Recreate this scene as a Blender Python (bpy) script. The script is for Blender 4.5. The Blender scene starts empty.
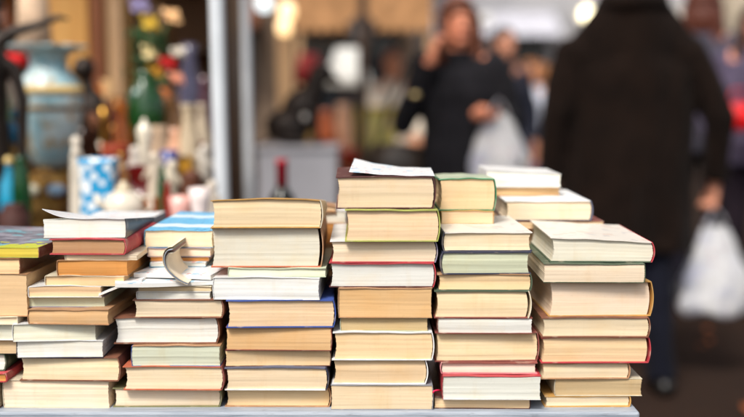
import bpy, bmesh, math, random
from mathutils import Vector, Matrix, Euler, noise
R = math.radians
rng = random.Random(7)
sc = bpy.context.scene
COL = sc.collection

# ------------------------------------------------------------------ camera model
F = 996.0                     # focal length in photo pixels (744 wide)
CX, CY = 372.0, 208.5
HOR = 105.0
TILT = math.atan((CY - HOR) / F)
D0 = 1.2
TABLE_Z = 0.75
def _slope(py):               # drop per metre of +Y
    return math.tan(TILT + math.atan((py - CY) / F))
ZC = TABLE_Z + D0 * _slope(408.3)
def Zp(py, d): return ZC - d * _slope(py)
def Xp(px, d, py=300.0):
    z = Zp(py, d)
    dc = d * math.cos(TILT) + (ZC - z) * math.sin(TILT)
    return (px - CX) / F * dc
def P(px, py, d): return Vector((Xp(px, d, py), d, Zp(py, d)))
def PXM(d): return F / d      # pixels per metre

def lin(c):
    c = c / 255.0
    return c / 12.92 if c <= 0.04045 else ((c + 0.055) / 1.055) ** 2.4
def S(r, g, b, k=1.0): return (lin(r) * k, lin(g) * k, lin(b) * k, 1.0)

# ------------------------------------------------------------------ object helpers
def link(o, parent=None):
    COL.objects.link(o)
    if parent is not None: o.parent = parent
    return o
def empty(name, loc, rz=0.0):
    o = bpy.data.objects.new(name, None)
    o.empty_display_size = 0.05
    o.location = loc; o.rotation_euler = (0, 0, rz)
    return link(o)
def tag(o, label, cat, group=None, kind=None):
    if label: o['label'] = label
    if cat: o['category'] = cat
    if group: o['group'] = group
    if kind: o['kind'] = kind
    return o
def mk(name, verts, faces, mat, parent=None, smooth=True, color=None, loc=None):
    me = bpy.data.meshes.new(name)
    me.from_pydata([tuple(v) for v in verts], [], faces)
    me.update()
    bm = bmesh.new(); bm.from_mesh(me)
    bmesh.ops.recalc_face_normals(bm, faces=bm.faces)
    bm.to_mesh(me); bm.free()
    if smooth:
        me.polygons.foreach_set('use_smooth', [True] * len(me.polygons))
    me.materials.append(mat)
    o = bpy.data.objects.new(name, me)
    if color is not None: o.color = color
    if loc is not None: o.location = loc
    return link(o, parent)
def sharp(o, ang=40):
    try:
        bpy.context.view_layer.update()
        me = o.data
        bm = bmesh.new(); bm.from_mesh(me)
        for e in bm.edges:
            if len(e.link_faces) == 2 and e.calc_face_angle(0) > R(ang): e.smooth = False
        bm.to_mesh(me); bm.free()
    except Exception as ex:
        print('sharp', ex)
    return o

class MB:
    """collects primitives, then links them as one mesh object"""
    def __init__(s): s.v = []; s.f = []
    def add(s, v, f):
        n = len(s.v); s.v += [Vector(p) for p in v]; s.f += [tuple(i + n for i in q) for q in f]; return s
    def box(s, x0, x1, y0, y1, z0, z1, M=None):
        v = [Vector((x, y, z)) for x in (x0, x1) for y in (y0, y1) for z in (z0, z1)]
        if M is not None: v = [M @ p for p in v]
        return s.add(v, [(0, 1, 3, 2), (4, 6, 7, 5), (0, 4, 5, 1), (2, 3, 7, 6), (0, 2, 6, 4), (1, 5, 7, 3)])
    def tube(s, pts, rad, seg=10, caps=True, flat=1.0):
        pts = [Vector(p) for p in pts]
        if not hasattr(rad, '__len__'): rad = [rad] * len(pts)
        v = []; f = []
        up = None
        for i, p in enumerate(pts):
            t = (pts[min(i + 1, len(pts) - 1)] - pts[max(i - 1, 0)])
            t = t.normalized() if t.length > 1e-9 else Vector((0, 0, 1))
            if up is None:
                up = Vector((0, 0, 1)) if abs(t.z) < 0.9 else Vector((1, 0, 0))
            a = t.cross(up)
            if a.length < 1e-6: a = t.cross(Vector((0, 1, 0)))
            a.normalize(); b = a.cross(t).normalized(); up = b
            for k in range(seg):
                th = 2 * math.pi * k / seg
                v.append(p + a * math.cos(th) * rad[i] + b * math.sin(th) * rad[i] * flat)
        n = len(pts)
        for i in range(n - 1):
            for k in range(seg):
                k2 = (k + 1) % seg
                f.append((i * seg + k, i * seg + k2, (i + 1) * seg + k2, (i + 1) * seg + k))
        if caps:
            f.append(tuple(range(seg - 1, -1, -1))); f.append(tuple((n - 1) * seg + k for k in range(seg)))
        return s.add(v, f)
    def lathe(s, prof, seg=32, c=(0, 0, 0), mod=None, sx=1.0, sy=1.0):
        v = []; f = []
        c = Vector(c)
        for (r, z) in prof:
            for k in range(seg):
                th = 2 * math.pi * k / seg
                rr = r * (mod(th, z) if mod else 1.0)
                v.append(c + Vector((rr * math.cos(th) * sx, rr * math.sin(th) * sy, z)))
        n = len(prof)
        for i in range(n - 1):
            for k in range(seg):
                k2 = (k + 1) % seg
                f.append((i * seg + k, i * seg + k2, (i + 1) * seg + k2, (i + 1) * seg + k))
        f.append(tuple(range(seg - 1, -1, -1))); f.append(tuple((n - 1) * seg + k for k in range(seg)))
        return s.add(v, f)
    def ell(s, c, r, rot=None, seg=20, rings=12):
        c = Vector(c); v = []; f = []
        for i in range(rings + 1):
            ph = math.pi * i / rings
            if i in (0, rings):
                p = Vector((0, 0, math.cos(ph) * r[2])); v.append(p); continue
            for k in range(seg):
                th = 2 * math.pi * k / seg
                v.append(Vector((math.sin(ph) * math.cos(th) * r[0], math.sin(ph) * math.sin(th) * r[1], math.cos(ph) * r[2])))
        if rot is not None: v = [rot @ p for p in v]
        v = [p + c for p in v]
        last = len(v) - 1
        for k in range(seg):
            f.append((0, 1 + k, 1 + (k + 1) % seg))
        for i in range(rings - 2):
            for k in range(seg):
                a = 1 + i * seg; k2 = (k + 1) % seg
                f.append((a + k, a + seg + k, a + seg + k2, a + k2))
        a = 1 + (rings - 2) * seg
        for k in range(seg): f.append((a + k, last, a + (k + 1) % seg))
        return s.add(v, f)
    def cap(s, p0, p1, r0, r1, seg=16):
        s.ell(p0, (r0,) * 3, seg=14, rings=8); s.ell(p1, (r1,) * 3, seg=14, rings=8)
        return s.tube([p0, p1], [r0, r1], seg)
    def loft(s, rings, seg=28):
        """rings: (z, cx, cy, rx, ry) ellipses, closed top and bottom"""
        v = []; f = []
        for (z, cx, cy, rx, ry) in rings:
            for k in range(seg):
                th = 2 * math.pi * k / seg
                v.append(Vector((cx + rx * math.cos(th), cy + ry * math.sin(th), z)))
        n = len(rings)
        for i in range(n - 1):
            for k in range(seg):
                k2 = (k + 1) % seg
                f.append((i * seg + k, i * seg + k2, (i + 1) * seg + k2, (i + 1) * seg + k))
        f.append(tuple(range(seg - 1, -1, -1))); f.append(tuple((n - 1) * seg + k for k in range(seg)))
        return s.add(v, f)
    def build(s, name, mat, parent=None, smooth=True, color=None, loc=None, sharp_at=None):
        o = mk(name, s.v, s.f, mat, parent, smooth, color, loc)
        if sharp_at: sharp(o, sharp_at)
        return o
    def remesh(s, name, mat, parent=None, voxel=0.006, smooth=4, color=None):
        """joins the overlapping pieces into one continuous skin"""
        o = mk('tmp', s.v, s.f, mat, None, True)
        m = o.modifiers.new('r', 'REMESH'); m.mode = 'VOXEL'; m.voxel_size = voxel; m.use_smooth_shade = True
        m2 = o.modifiers.new('s', 'SMOOTH'); m2.factor = 0.5; m2.iterations = smooth
        dg = bpy.context.evaluated_depsgraph_get()
        me = bpy.data.meshes.new_from_object(o.evaluated_get(dg))
        old = o.data
        bpy.data.objects.remove(o); bpy.data.meshes.remove(old)
        me.name = name
        me.materials.clear(); me.materials.append(mat)
        me.polygons.foreach_set('use_smooth', [True] * len(me.polygons))
        ob = bpy.data.objects.new(name, me)
        if color is not None: ob.color = color
        return link(ob, parent)

# ------------------------------------------------------------------ materials
class NT:
    def __init__(s, name):
        s.m = bpy.data.materials.new(name); s.m.use_nodes = True
        s.t = s.m.node_tree; s.b = s.t.nodes['Principled BSDF']
    def n(s, typ, **kw):
        nd = s.t.nodes.new(typ)
        for k, v in kw.items(): setattr(nd, k, v)
        return nd
    def l(s, a, b): s.t.links.new(a, b)
    def coords(s, scale=(1, 1, 1), kind='Object'):
        tc = s.n('ShaderNodeTexCoord'); mp = s.n('ShaderNodeMapping')
        mp.inputs['Scale'].default_value = scale
        s.l(tc.outputs[kind], mp.inputs['Vector']); return mp.outputs['Vector']
    def noise(s, vec, scale=5.0, detail=3.0, rough=0.55):
        nd = s.n('ShaderNodeTexNoise'); nd.inputs['Scale'].default_value = scale
        nd.inputs['Detail'].default_value = detail; nd.inputs['Roughness'].default_value = rough
        s.l(vec, nd.inputs['Vector']); return nd.outputs['Fac']
    def rng(s, v, a, b, lo=0.0, hi=1.0):
        nd = s.n('ShaderNodeMapRange'); nd.inputs[1].default_value = lo; nd.inputs[2].default_value = hi
        nd.inputs[3].default_value = a; nd.inputs[4].default_value = b
        s.l(v, nd.inputs[0]); return nd.outputs[0]
    def math(s, op, a, b):
        nd = s.n('ShaderNodeMath', operation=op)
        for i, v in enumerate((a, b)):
            if isinstance(v, (int, float)): nd.inputs[i].default_value = v
            else: s.l(v, nd.inputs[i])
        return nd.outputs[0]
    def scale(s, col, fac):
        nd = s.n('ShaderNodeVectorMath', operation='SCALE')
        s.l(col, nd.inputs[0]); s.l(fac, nd.inputs['Scale']); return nd.outputs[0]
    def mix(s, a, b, fac, mode='MIX'):
        nd = s.n('ShaderNodeMix', data_type='RGBA', blend_type=mode)
        if isinstance(fac, (int, float)): nd.inputs[0].default_value = fac
        else: s.l(fac, nd.inputs[0])
        for i, v in ((6, a), (7, b)):
            if isinstance(v, tuple): nd.inputs[i].default_value = v
            else: s.l(v, nd.inputs[i])
        return nd.outputs[2]
    def ocol(s): return s.n('ShaderNodeObjectInfo').outputs['Color']
    def bump(s, h, strength=0.3, dist=0.001):
        nd = s.n('ShaderNodeBump'); nd.inputs['Strength'].default_value = strength
        nd.inputs['Distance'].default_value = dist
        s.l(h, nd.inputs['Height']); s.l(nd.outputs[0], s.b.inputs['Normal'])
    def base(s, v):
        if isinstance(v, tuple): s.b.inputs['Base Color'].default_value = v
        else: s.l(v, s.b.inputs['Base Color'])
        return s
    def set(s, **kw):
        for k, v in kw.items(): s.b.inputs[k.replace('_', ' ')].default_value = v
        return s

def mat_pages():
    t = NT('book_pages')
    oi = t.n('ShaderNodeObjectInfo')
    tc = t.n('ShaderNodeTexCoord')
    ofs = t.n('ShaderNodeVectorMath', operation='SCALE'); ofs.inputs[0].default_value = (3.1, 5.7, 2.3)
    t.l(oi.outputs['Random'], ofs.inputs['Scale'])
    ad = t.n('ShaderNodeVectorMath', operation='ADD'); t.l(tc.outputs['Object'], ad.inputs[0]); t.l(ofs.outputs[0], ad.inputs[1])
    def mp(sx):
        m = t.n('ShaderNodeMapping'); m.inputs['Scale'].default_value = sx; t.l(ad.outputs[0], m.inputs['Vector']); return m.outputs[0]
    fine = t.noise(mp((14, 14, 1150)), 1.0, 3.0, .7)
    mid = t.noise(mp((5, 5, 330)), 1.0, 3.0)
    blot = t.noise(mp((26, 26, 34)), 1.0, 4.0)
    spot = t.noise(mp((260, 260, 260)), 1.0, 2.0)
    k = t.math('MULTIPLY', t.rng(fine, .93, 1.05, .3, .7), t.rng(mid, .97, 1.02, .3, .7))
    k = t.math('MULTIPLY', k, t.rng(spot, .96, 1.0, .28, .4))
    c = t.scale(oi.outputs['Color'], k)
    crack = t.noise(mp((16, 16, 620)), 1.0, 2.0)
    c = t.mix(c, (.60, .45, .30, 1), t.rng(crack, 0, .16, .62, .78), 'MULTIPLY')
    edge_ = t.noise(mp((70, 70, 9)), 1.0, 3.0)
    c = t.mix(c, (.86, .70, .50, 1), t.rng(edge_, 0, .22, .58, .75), 'MULTIPLY')
    c = t.mix(c, (1.0, .88, .70, 1), t.rng(blot, 0.0, .50, .46, .74), 'MULTIPLY')
    t.base(c).set(Roughness=.85)
    t.b.inputs['Specular IOR Level'].default_value = .2
    t.bump(t.math('ADD', fine, mid), .14, .0006)
    return t.m
def mat_cover(name='book_cover', rough=.5):
    t = NT(name)
    v = t.coords((1, 1, 1))
    n1 = t.noise(v, 30, 4); n2 = t.noise(v, 420, 2)
    c = t.scale(t.ocol(), t.rng(n1, .75, 1.15, .3, .7))
    c = t.mix(c, (.62, .52, .40, 1), t.rng(t.noise(v, 48, 5), 0, .40, .56, .72))
    t.base(c).set(Roughness=rough)
    t.bump(n2, .25, .0004)
    return t.m
def mat_striped():
    t = NT('striped_cover')
    tc = t.n('ShaderNodeTexCoord'); sp = t.n('ShaderNodeSeparateXYZ'); t.l(tc.outputs['Object'], sp.inputs[0])
    w = t.math('FRACT', t.math('MULTIPLY', sp.outputs['Y'], 1 / .11), 0)
    a = t.math('GREATER_THAN', w, .30)
    b = t.math('LESS_THAN', w, .62)
    band = t.math('MULTIPLY', a, b)
    nz = t.noise(t.coords((160, 60, 60)), 1.0, 2.0)
    mark = t.math('GREATER_THAN', nz, .60)
    blue = t.mix((.14, .50, .80, 1), (.06, .28, .60, 1), t.math('MULTIPLY', mark, .7))
    c = t.mix(blue, (.70, .84, .90, 1), band)
    t.base(c).set(Roughness=.32)
    return t.m
def mat_printed(name, ground, inks, sc_=45.0, thr=.56):
    """printed paper: blotches of ink on a paper ground"""
    t = NT(name)
    c = ground
    for i, ink in enumerate(inks):
        v = t.coords((sc_ * (1 + .4 * i), sc_ * (.7 + .3 * i), sc_))
        f = t.noise(v, 1.0, 2.0)
        c = t.mix(c, ink, t.rng(f, 0, 1, thr + .03 * i, thr + .05 + .03 * i))
    t.base(c).set(Roughness=.35)
    return t.m
def mat_plain(name, col, rough=.5, metal=0.0, var=.15, nscale=20, bump=0.0, coat=0.0, spec=.5):
    t = NT(name)
    v = t.coords()
    rgb = t.n('ShaderNodeRGB'); rgb.outputs[0].default_value = col
    c = t.scale(rgb.outputs[0], t.rng(t.noise(v, nscale, 4), 1 - var, 1 + var, .3, .7))
    t.base(c).set(Roughness=rough, Metallic=metal)
    t.b.inputs['Coat Weight'].default_value = coat
    t.b.inputs['Specular IOR Level'].default_value = spec
    if bump: t.bump(t.noise(v, nscale * 8, 3), bump, .001)
    return t.m
def mat_tint(name, rough=.5, metal=0.0, coat=0.0, var=.2, nscale=25, bump=0.0):
    t = NT(name)
    v = t.coords()
    c = t.scale(t.ocol(), t.rng(t.noise(v, nscale, 4), 1 - var, 1 + var, .3, .7))
    t.base(c).set(Roughness=rough, Metallic=metal)
    t.b.inputs['Coat Weight'].default_value = coat
    if bump: t.bump(t.noise(v, nscale * 10, 3), bump, .001)
    return t.m
def mat_emit(name, col, strength):
    t = NT(name)
    t.base((.6, .6, .58, 1))
    t.b.inputs['Emission Color'].default_value = col
    t.b.inputs['Emission Strength'].default_value = strength
    return t.m
def mat_glass(name, col, rough=.05):
    t = NT(name)
    t.base(col).set(Roughness=rough, IOR=1.45)
    t.b.inputs['Transmission Weight'].default_value = .75
    return t.m
def mat_cloth(name):
    t = NT(name)
    v = t.coords()
    c = t.scale(t.ocol(), t.rng(t.noise(v, 9, 5), .7, 1.35, .3, .7))
    t.base(c).set(Roughness=.95)
    t.b.inputs['Specular IOR Level'].default_value = .15
    t.b.inputs['Sheen Weight'].default_value = .02
    t.bump(t.noise(v, 14, 5), .5, .02)
    return t.m
def mat_bag():
    t = NT('thin_plastic')
    v = t.coords()
    c = t.mix((.90, .90, .92, 1), (.58, .62, .82, 1), t.rng(t.noise(v, 13, 3), 0, .8, .50, .70))
    c = t.mix(c, (.80, .52, .58, 1), t.rng(t.noise(t.coords((23, 23, 40)), 1, 1), 0, .7, .66, .74))
    t.base(c).set(Roughness=.35)
    t.bump(t.noise(v, 32, 6, .7), 1.0, .02)
    tr = t.n('ShaderNodeBsdfTranslucent'); t.l(c, tr.inputs['Color'])
    mx = t.n('ShaderNodeMixShader'); mx.inputs[0].default_value = .22
    out = t.t.nodes['Material Output']
    t.l(t.b.outputs[0], mx.inputs[1]); t.l(tr.outputs[0], mx.inputs[2]); tp_ = t.n('ShaderNodeBsdfTransparent'); m2 = t.n('ShaderNodeMixShader')
    t.l(t.rng(t.noise(v, 18, 4), 0, .08, .45, .7), m2.inputs[0]); t.l(mx.outputs[0], m2.inputs[1]); t.l(tp_.outputs[0], m2.inputs[2]); t.l(m2.outputs[0], out.inputs['Surface'])
    return t.m
def mat_graphic():
    t = NT('printed_dark_cover')
    tc = t.n('ShaderNodeTexCoord'); sp = t.n('ShaderNodeSeparateXYZ'); t.l(tc.outputs['Object'], sp.inputs[0])
    v = t.coords((40, 60, 40)); f = t.noise(v, 1.0, 4.0); g = t.noise(t.coords((26, 34, 26)), 1.3, 3.0)
    c = t.mix((.12, .12, .16, 1), (.30, .30, .36, 1), t.rng(f, 0, 1, .40, .62))
    c = t.mix(c, (.16, .42, .50, 1), t.rng(g, 0, .9, .60, .63))
    c = t.mix(c, (.42, .06, .10, 1), t.rng(g, 0, .9, .34, .31))
    edge = t.math('ADD', sp.outputs['Y'], t.math('MULTIPLY', t.math('SUBTRACT', g, .5), .12))
    c = t.mix(c, (.52, .56, .06, 1), t.math('LESS_THAN', edge, .034))
    t.base(c).set(Roughness=.35)
    return t.m
def mat_floral():
    t = NT('floral_porcelain')
    v = t.coords()
    vo = t.n('ShaderNodeTexVoronoi'); vo.inputs['Scale'].default_value = 48; t.l(v, vo.inputs['Vector'])
    f = t.rng(vo.outputs['Distance'], 1, 0, .40, .5)
    c = t.mix((.02, .30, .58, 1), (.80, .84, .85, 1), f)
    t.base(c).set(Roughness=.18); return t.m
def mat_urn():
    t = NT('blue_urn_porcelain')
    v = t.coords()
    n1 = t.noise(v, 14, 5)
    c = t.mix((.24, .46, .54, 1), (.58, .68, .68, 1), t.rng(n1, 0, 1, .38, .62))
    c = t.mix(c, (.44, .28, .10, 1), t.rng(t.noise(v, 30, 4), 0, .85, .54, .64))
    t.base(c).set(Roughness=.34); t.b.inputs['Coat Weight'].default_value = .15
    return t.m
def mat_gilt():
    t = NT('gilt_relief')
    v = t.coords()
    c = t.mix((.42, .24, .06, 1), (.12, .06, .02, 1), t.rng(t.noise(v, 45, 4), 0, 1, .42, .6))
    t.base(c).set(Roughness=.32, Metallic=.8)
    t.bump(t.noise(v, 60, 3), 1.0, .01)
    return t.m
def mat_wood(name, a, b, sc_=(3, 3, .4), rough=.5):
    t = NT(name)
    v = t.coords(sc_)
    w = t.noise(v, 9, 6)
    t.base(t.mix(a, b, t.rng(w, 0, 1, .35, .68))).set(Roughness=rough)
    t.bump(t.noise(v, 30, 4), .2, .002)
    return t.m
def mat_table():
    t = NT('painted_table_top')
    v = t.coords((2.0, 30, 30))
    c = t.mix((.36, .40, .46, 1), (.24, .28, .34, 1), t.rng(t.noise(v, 6, 6), 0, 1, .42, .66))
    c = t.mix(c, (.15, .15, .17, 1), t.rng(t.noise(t.coords((24, 60, 90)), 2, 5), 0, .5, .60, .72))
    t.base(c).set(Roughness=.55)
    t.bump(t.noise(v, 20, 4), .3, .002)
    return t.m
def mat_ground():
    t = NT('market_paving')
    v = t.coords()
    c = t.mix((.034, .0180, .0120, 1), (.020, .0110, .0078, 1), t.rng(t.noise(v, .9, 5), 0, 1, .35, .65))
    c = t.mix(c, (.042, .028, .020, 1), t.rng(t.noise(v, 120, 3), 0, .8, .56, .72))
    br = t.n('ShaderNodeTexBrick'); br.inputs['Scale'].default_value = 2.2
    br.inputs['Mortar Size'].default_value = .012
    t.l(v, br.inputs['Vector'])
    c = t.mix(c, (.015, .011, .010, 1), t.math('MULTIPLY', br.outputs['Fac'], .7))
    t.base(c).set(Roughness=.95)
    t.b.inputs['Specular IOR Level'].default_value = .12
    t.bump(t.noise(v, 90, 4), .5, .006)
    return t.m
def mat_wall(name, a, b):
    t = NT(name)
    v = t.coords()
    c = t.mix(a, b, t.rng(t.noise(v, 1.3, 6), 0, 1, .35, .68))
    t.base(c).set(Roughness=.9)
    t.bump(t.noise(v, 40, 4), .3, .01)
    return t.m

M = dict(
    pages=mat_pages(), soft=mat_cover('paperback_cover', .38), hard=mat_cover('cloth_cover', .62),
    striped=mat_striped(),
    graphic=mat_graphic(),
    marked=mat_printed('printed_pale_cover', (.76, .71, .64, 1), [(.70, .60, .52, 1), (.60, .57, .54, 1)], 38, .57),
    paper=mat_printed('printed_leaflet', (.80, .82, .84, 1), [(.40, .62, .78, 1), (.72, .45, .45, 1)], 60, .60),
    white=mat_tint('white_paper', .6, var=.06),
    tint=mat_tint('painted_ceramic', .18, coat=.5), matte=mat_tint('matte_paint', .7), wool=mat_cloth('woven_cloth'),
    metal=mat_tint('worn_metal', .3, .9), skin=mat_tint('skin', .5, var=.1, nscale=12), hair=mat_tint('hair', .45, var=.4, nscale=60),
    leather=mat_tint('leather', .35, var=.2, bump=.3), glass=mat_glass('clear_glass', (.85, .9, .92, 1)),
    greenglass=mat_glass('green_glass', (.02, .16, .05, 1)), darkglass=mat_glass('bottle_glass', (.01, .02, .012, 1)),
    amber=mat_glass('amber_glass', (.75, .25, .03, 1)),
    bag=mat_bag(), floral=mat_floral(), urn=mat_urn(), gilt=mat_gilt(),
    bronze=mat_plain('dark_bronze', (.030, .022, .018, 1), .38, .6, .35, 30, .3),
    orangewood=mat_wood('honey_wood', (.80, .45, .13, 1), (.66, .32, .07, 1)),
    darkwood=mat_wood('dark_wood', (.09, .045, .022, 1), (.045, .022, .012, 1)),
    palewood=mat_wood('pale_wood', (.58, .37, .20, 1), (.42, .25, .12, 1)),
    table=mat_table(), ground=mat_ground(),
    poleW=mat_plain('white_pole_paint', (.66, .70, .74, 1), .35, 0, .08, 8),
    warm=mat_emit('lit_warm_lamp', (1.0, .62, .27, 1), 1.1), cool=mat_emit('lit_cool_lamp', (.80, .95, 1.0, 1), .8),
    shade=mat_emit('lit_lampshade', (1.0, .93, .78, 1), .10), shopglow=mat_emit('lit_shop_lamp', (1.0, .85, .5, 1), 3.0),
    stone=mat_wall('pale_stone', (.46, .45, .46, 1), (.34, .34, .36, 1)),
    brick=mat_wall('brown_render', (.22, .15, .10, 1), (.14, .09, .06, 1)),
    cream=mat_wall('cream_render', (.60, .52, .40, 1), (.48, .40, .30, 1)),
)

# ------------------------------------------------------------------ lattice slab
def slab(x0, x1, y0, y1, z0, z1, nx, ny, nz, fn):
    idx = {}; v = []; f = []
    def vid(i, j, k):
        key = (i, j, k)
        if key not in idx:
            idx[key] = len(v)
            v.append(fn(x0 + (x1 - x0) * i / nx, y0 + (y1 - y0) * j / ny, z0 + (z1 - z0) * k / nz))
        return idx[key]
    for i in range(nx):
        for j in range(ny):
            f.append((vid(i, j, 0), vid(i, j + 1, 0), vid(i + 1, j + 1, 0), vid(i + 1, j, 0)))
            f.append((vid(i, j, nz), vid(i + 1, j, nz), vid(i + 1, j + 1, nz), vid(i, j + 1, nz)))
        for k in range(nz):
            f.append((vid(i, 0, k), vid(i + 1, 0, k), vid(i + 1, 0, k + 1), vid(i, 0, k + 1)))
            f.append((vid(i, ny, k), vid(i, ny, k + 1), vid(i + 1, ny, k + 1), vid(i + 1, ny, k)))
    for j in range(ny):
        for k in range(nz):
            f.append((vid(0, j, k), vid(0, j, k + 1), vid(0, j + 1, k + 1), vid(0, j + 1, k)))
            f.append((vid(nx, j, k), vid(nx, j + 1, k), vid(nx, j + 1, k + 1), vid(nx, j, k + 1)))
    return v, f

# ------------------------------------------------------------------ books
PG = dict(cream=S(243, 226, 190), pale=S(240, 231, 210), white=S(238, 236, 229), tan=S(240, 211, 164), peach=S(243, 208, 160),
          dktan=S(226, 187, 130), green=S(222, 224, 196), grey=S(230, 228, 223), orange=S(226, 158, 76), brown=S(196, 152, 106),
          pink=S(243, 222, 200), dim=S(206, 182, 132), yellow=S(226, 208, 60), tanc=S(240, 219, 178), wc=S(244, 240, 226))
CV = dict(brown=S(140, 78, 42), navy=S(40, 46, 78), blue=S(36, 78, 170), red=S(196, 30, 48), maroon=S(92, 38, 36), white=S(228, 228, 226),
          grey=S(140, 142, 152), green=S(30, 140, 92), olive=S(132, 130, 72), gold=S(206, 150, 46), tan=S(190, 132, 74), orange=S(206, 96, 44),
          pale=S(222, 208, 172), dkgrey=S(70, 70, 78), lime=S(176, 184, 66), dkgreen=S(74, 96, 70), slate=S(88, 94, 124), pink=S(226, 110, 120),
          lilac=S(150, 140, 170), cyan=S(70, 160, 200), black=S(34, 30, 34), redbrown=S(150, 62, 48), palegreen=S(190, 206, 170))
PGK = 0.90
for k_ in list(CV):
    c_ = CV[k_]; a_ = (c_[0] + c_[1] + c_[2]) / 3
    f_ = .80 if k_ in ('red', 'blue', 'green', 'orange', 'gold', 'lime') else .72
    CV[k_] = tuple(x * f_ + a_ * (1 - f_) for x in c_[:3]) + (1,)
GROUP_BOOK = 'secondhand books stacked on the market table'

def book(x0, x1, top, z0, d, page, cover, spine, hard, label, L=None, yaw=0.0, wedge=0.0, bow=0.0, curl=0.0, gap=None, topmat=None,
         topcol=None, botcol=None, spcol=None, jig=None, bulge=None, lift=0.0, drop=0.0, jacket=None):
    xm = .5 * (x0 + x1)
    pm = .5 * (top + 1)
    a = Xp(x0, d, top + 12); b = Xp(x1, d, top + 12)
    W = b - a
    T = Zp(top, d) - z0
    L = L or rng.uniform(.168, .185)
    tc = min(.00125 if hard else .0007, T * .12)
    oh = .0016 if hard else .0005
    s = 1 if spine == 'R' else -1
    bu = bulge if bulge is not None else (min(.0034, T * .11) if hard else min(.0010, T * .05))
    gp = min(.003, gap) if gap is not None else (.0008 if hard else .0002)
    if bow == 0.0: bow = rng.uniform(-.0006, .0010)
    yaw += R(rng.uniform(-1.6, 1.6))
    root = empty('book', ((a + b) / 2, d + (jig if jig is not None else rng.uniform(-.007, .005)), z0), yaw)
    tag(root, label, 'book', GROUP_BOOK)
    ph = rng.uniform(0, 6.28); ph2 = rng.uniform(0, 6.28); am = rng.uniform(.0003, .0010)
    hw = W / 2
    def deform(x, y, z):
        u = x / hw; q = max(0.0, z / T)
        dz = wedge * u * T * q - drop * y * q + bow * (1 - u * u) * q + am * math.sin(3.3 * u + ph + 9 * y) * min(1, q) * .6 + am * .35 * math.sin(8.7 * u + ph2) * min(1, q)
        return Vector((x, y, z + dz))
    xe = s * (hw - bu - tc)             # board end / hinge
    xf = -s * (hw)                      # fore-edge end of the boards
    def rnd(z): return 1 - (2 * z / T - 1) ** 2
    # page block
    zb0, zb1 = tc, T - tc
    nz = max(4, min(26, int((zb1 - zb0) / .0012)))
    lay = []; cl_ = 0.0
    for i in range(nz + 1):
        if rng.random() < .22: cl_ = rng.uniform(-.00020, .00020)
        lay.append(cl_ + rng.uniform(-.00007, .00007) + .0004 * math.sin(5 * i / nz + ph2))
    sk_ = [rng.uniform(-.00012, .00012) for i in range(nz + 1)]
    fx = [rng.uniform(-.0004, .0004) for i in range(nz + 1)]
    pa, pb = sorted((xf + s * oh, xe - s * gp))
    fan = rng.uniform(-.0012, .0012)
    def fblock(x, y, z):
        k = int(round((z - zb0) / (zb1 - zb0) * nz))
        yy = y + .0007 + lay[k] + sk_[k] * x / hw + fan * (z / T - .5) + .0006 * math.sin(2.2 * x / hw + ph)
        xx = x + s * bu * rnd(z) * .9 + fx[k] * (1 if abs(x) > .9 * hw else .3)
        return deform(xx, yy, z)
    v, f = slab(pa, pb, oh, L - oh, zb0 + .00015, zb1 - .00015, 14, 8, nz, fblock)
    col = PG[page]; j = rng.uniform(.93, 1.06); wj = rng.uniform(.92, 1.05)
    av = (col[0] + col[1] + col[2]) / 3
    col = [c_ * .90 + av * .10 for c_ in col[:3]]
    wr_ = 0.0 if page in ('white', 'grey', 'wc', 'pale', 'green') else 1.0
    pcol = (min(.9, col[0] * PGK * j * (1 + .03 * wr_ - .02 * (1 - wr_))), col[1] * PGK * j * (1 - .015 * wr_), col[2] * PGK * j * wj, 1)
    o = mk('page_block', v, f, M['pages'], root, True, pcol); sharp(o, 50)
    cm = M['hard'] if hard else M['soft']
    cc = CV[cover]
    # boards
    def fb(x, y, z): return deform(x, y, z)
    fe = -s
    def ft(x, y, z):
        p = deform(x, y, z)
        u = max(0.0, (fe * x / hw))           # towards the fore-edge
        fr = 1 - y / L
        p.z += curl * u ** 2.2 * (0.35 + .65 * fr) + lift * u
        return p
    ba, bb = sorted((xf, xe))
    v, f = slab(ba, bb, 0, L, 0, tc, 14, 8, 1, fb)
    o = mk('back_cover', v, f, cm, root, True, CV[botcol] if botcol else cc); sharp(o, 50)
    v, f = slab(ba, bb, 0, L, T - tc, T, 14, 8, 1, ft)
    o = mk('front_cover', v, f, topmat or cm, root, True, CV[topcol] if topcol else cc); sharp(o, 50)
    if jacket:
        v, f = slab(ba + .001, bb - .0002, .0015, L, T + .0001, T + .0012, 14, 8, 1, ft)
        o = mk('dust_jacket', v, f, M['soft'], root, True, CV[jacket]); sharp(o, 50)
    # spine
    sa, sb = sorted((xe + s * .0001, xe + s * (tc + .0001)))
    def fs(x, y, z): return deform(x + s * bu * rnd(z), y, z)
    v, f = slab(sa, sb, .0002, L - .0002, 0.0001, T - .0001, 1, 8, 10, fs)
    o = mk('spine', v, f, cm, root, True, CV[spcol] if spcol else cc); sharp(o, 60)
    return z0 + T

ORD = ['first', 'second', 'third', 'fourth', 'fifth', 'sixth', 'seventh', 'eighth', 'ninth', 'tenth', 'eleventh', 'twelfth', 'thirteenth']
def stack(where, specs, z=TABLE_Z):
    """specs run from the bottom book up"""
    n = len(specs)
    for i, sp in enumerate(specs):
        x0, x1, top, d, page, cover, spine, hard, look = sp[:9]
        kw = sp[9] if len(sp) > 9 else {}
        if i == 0: pos = 'lowest'
        elif i == n - 1: pos = 'topmost'
        elif i <= n // 2: pos = ORD[i] + ' from bottom'
        else: pos = ORD[n - 1 - i] + ' from top'
        z = book(x0, x1, top, z, d, page, cover, spine, hard, f'{look}, {pos} in {where}', **kw)
    return z

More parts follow.
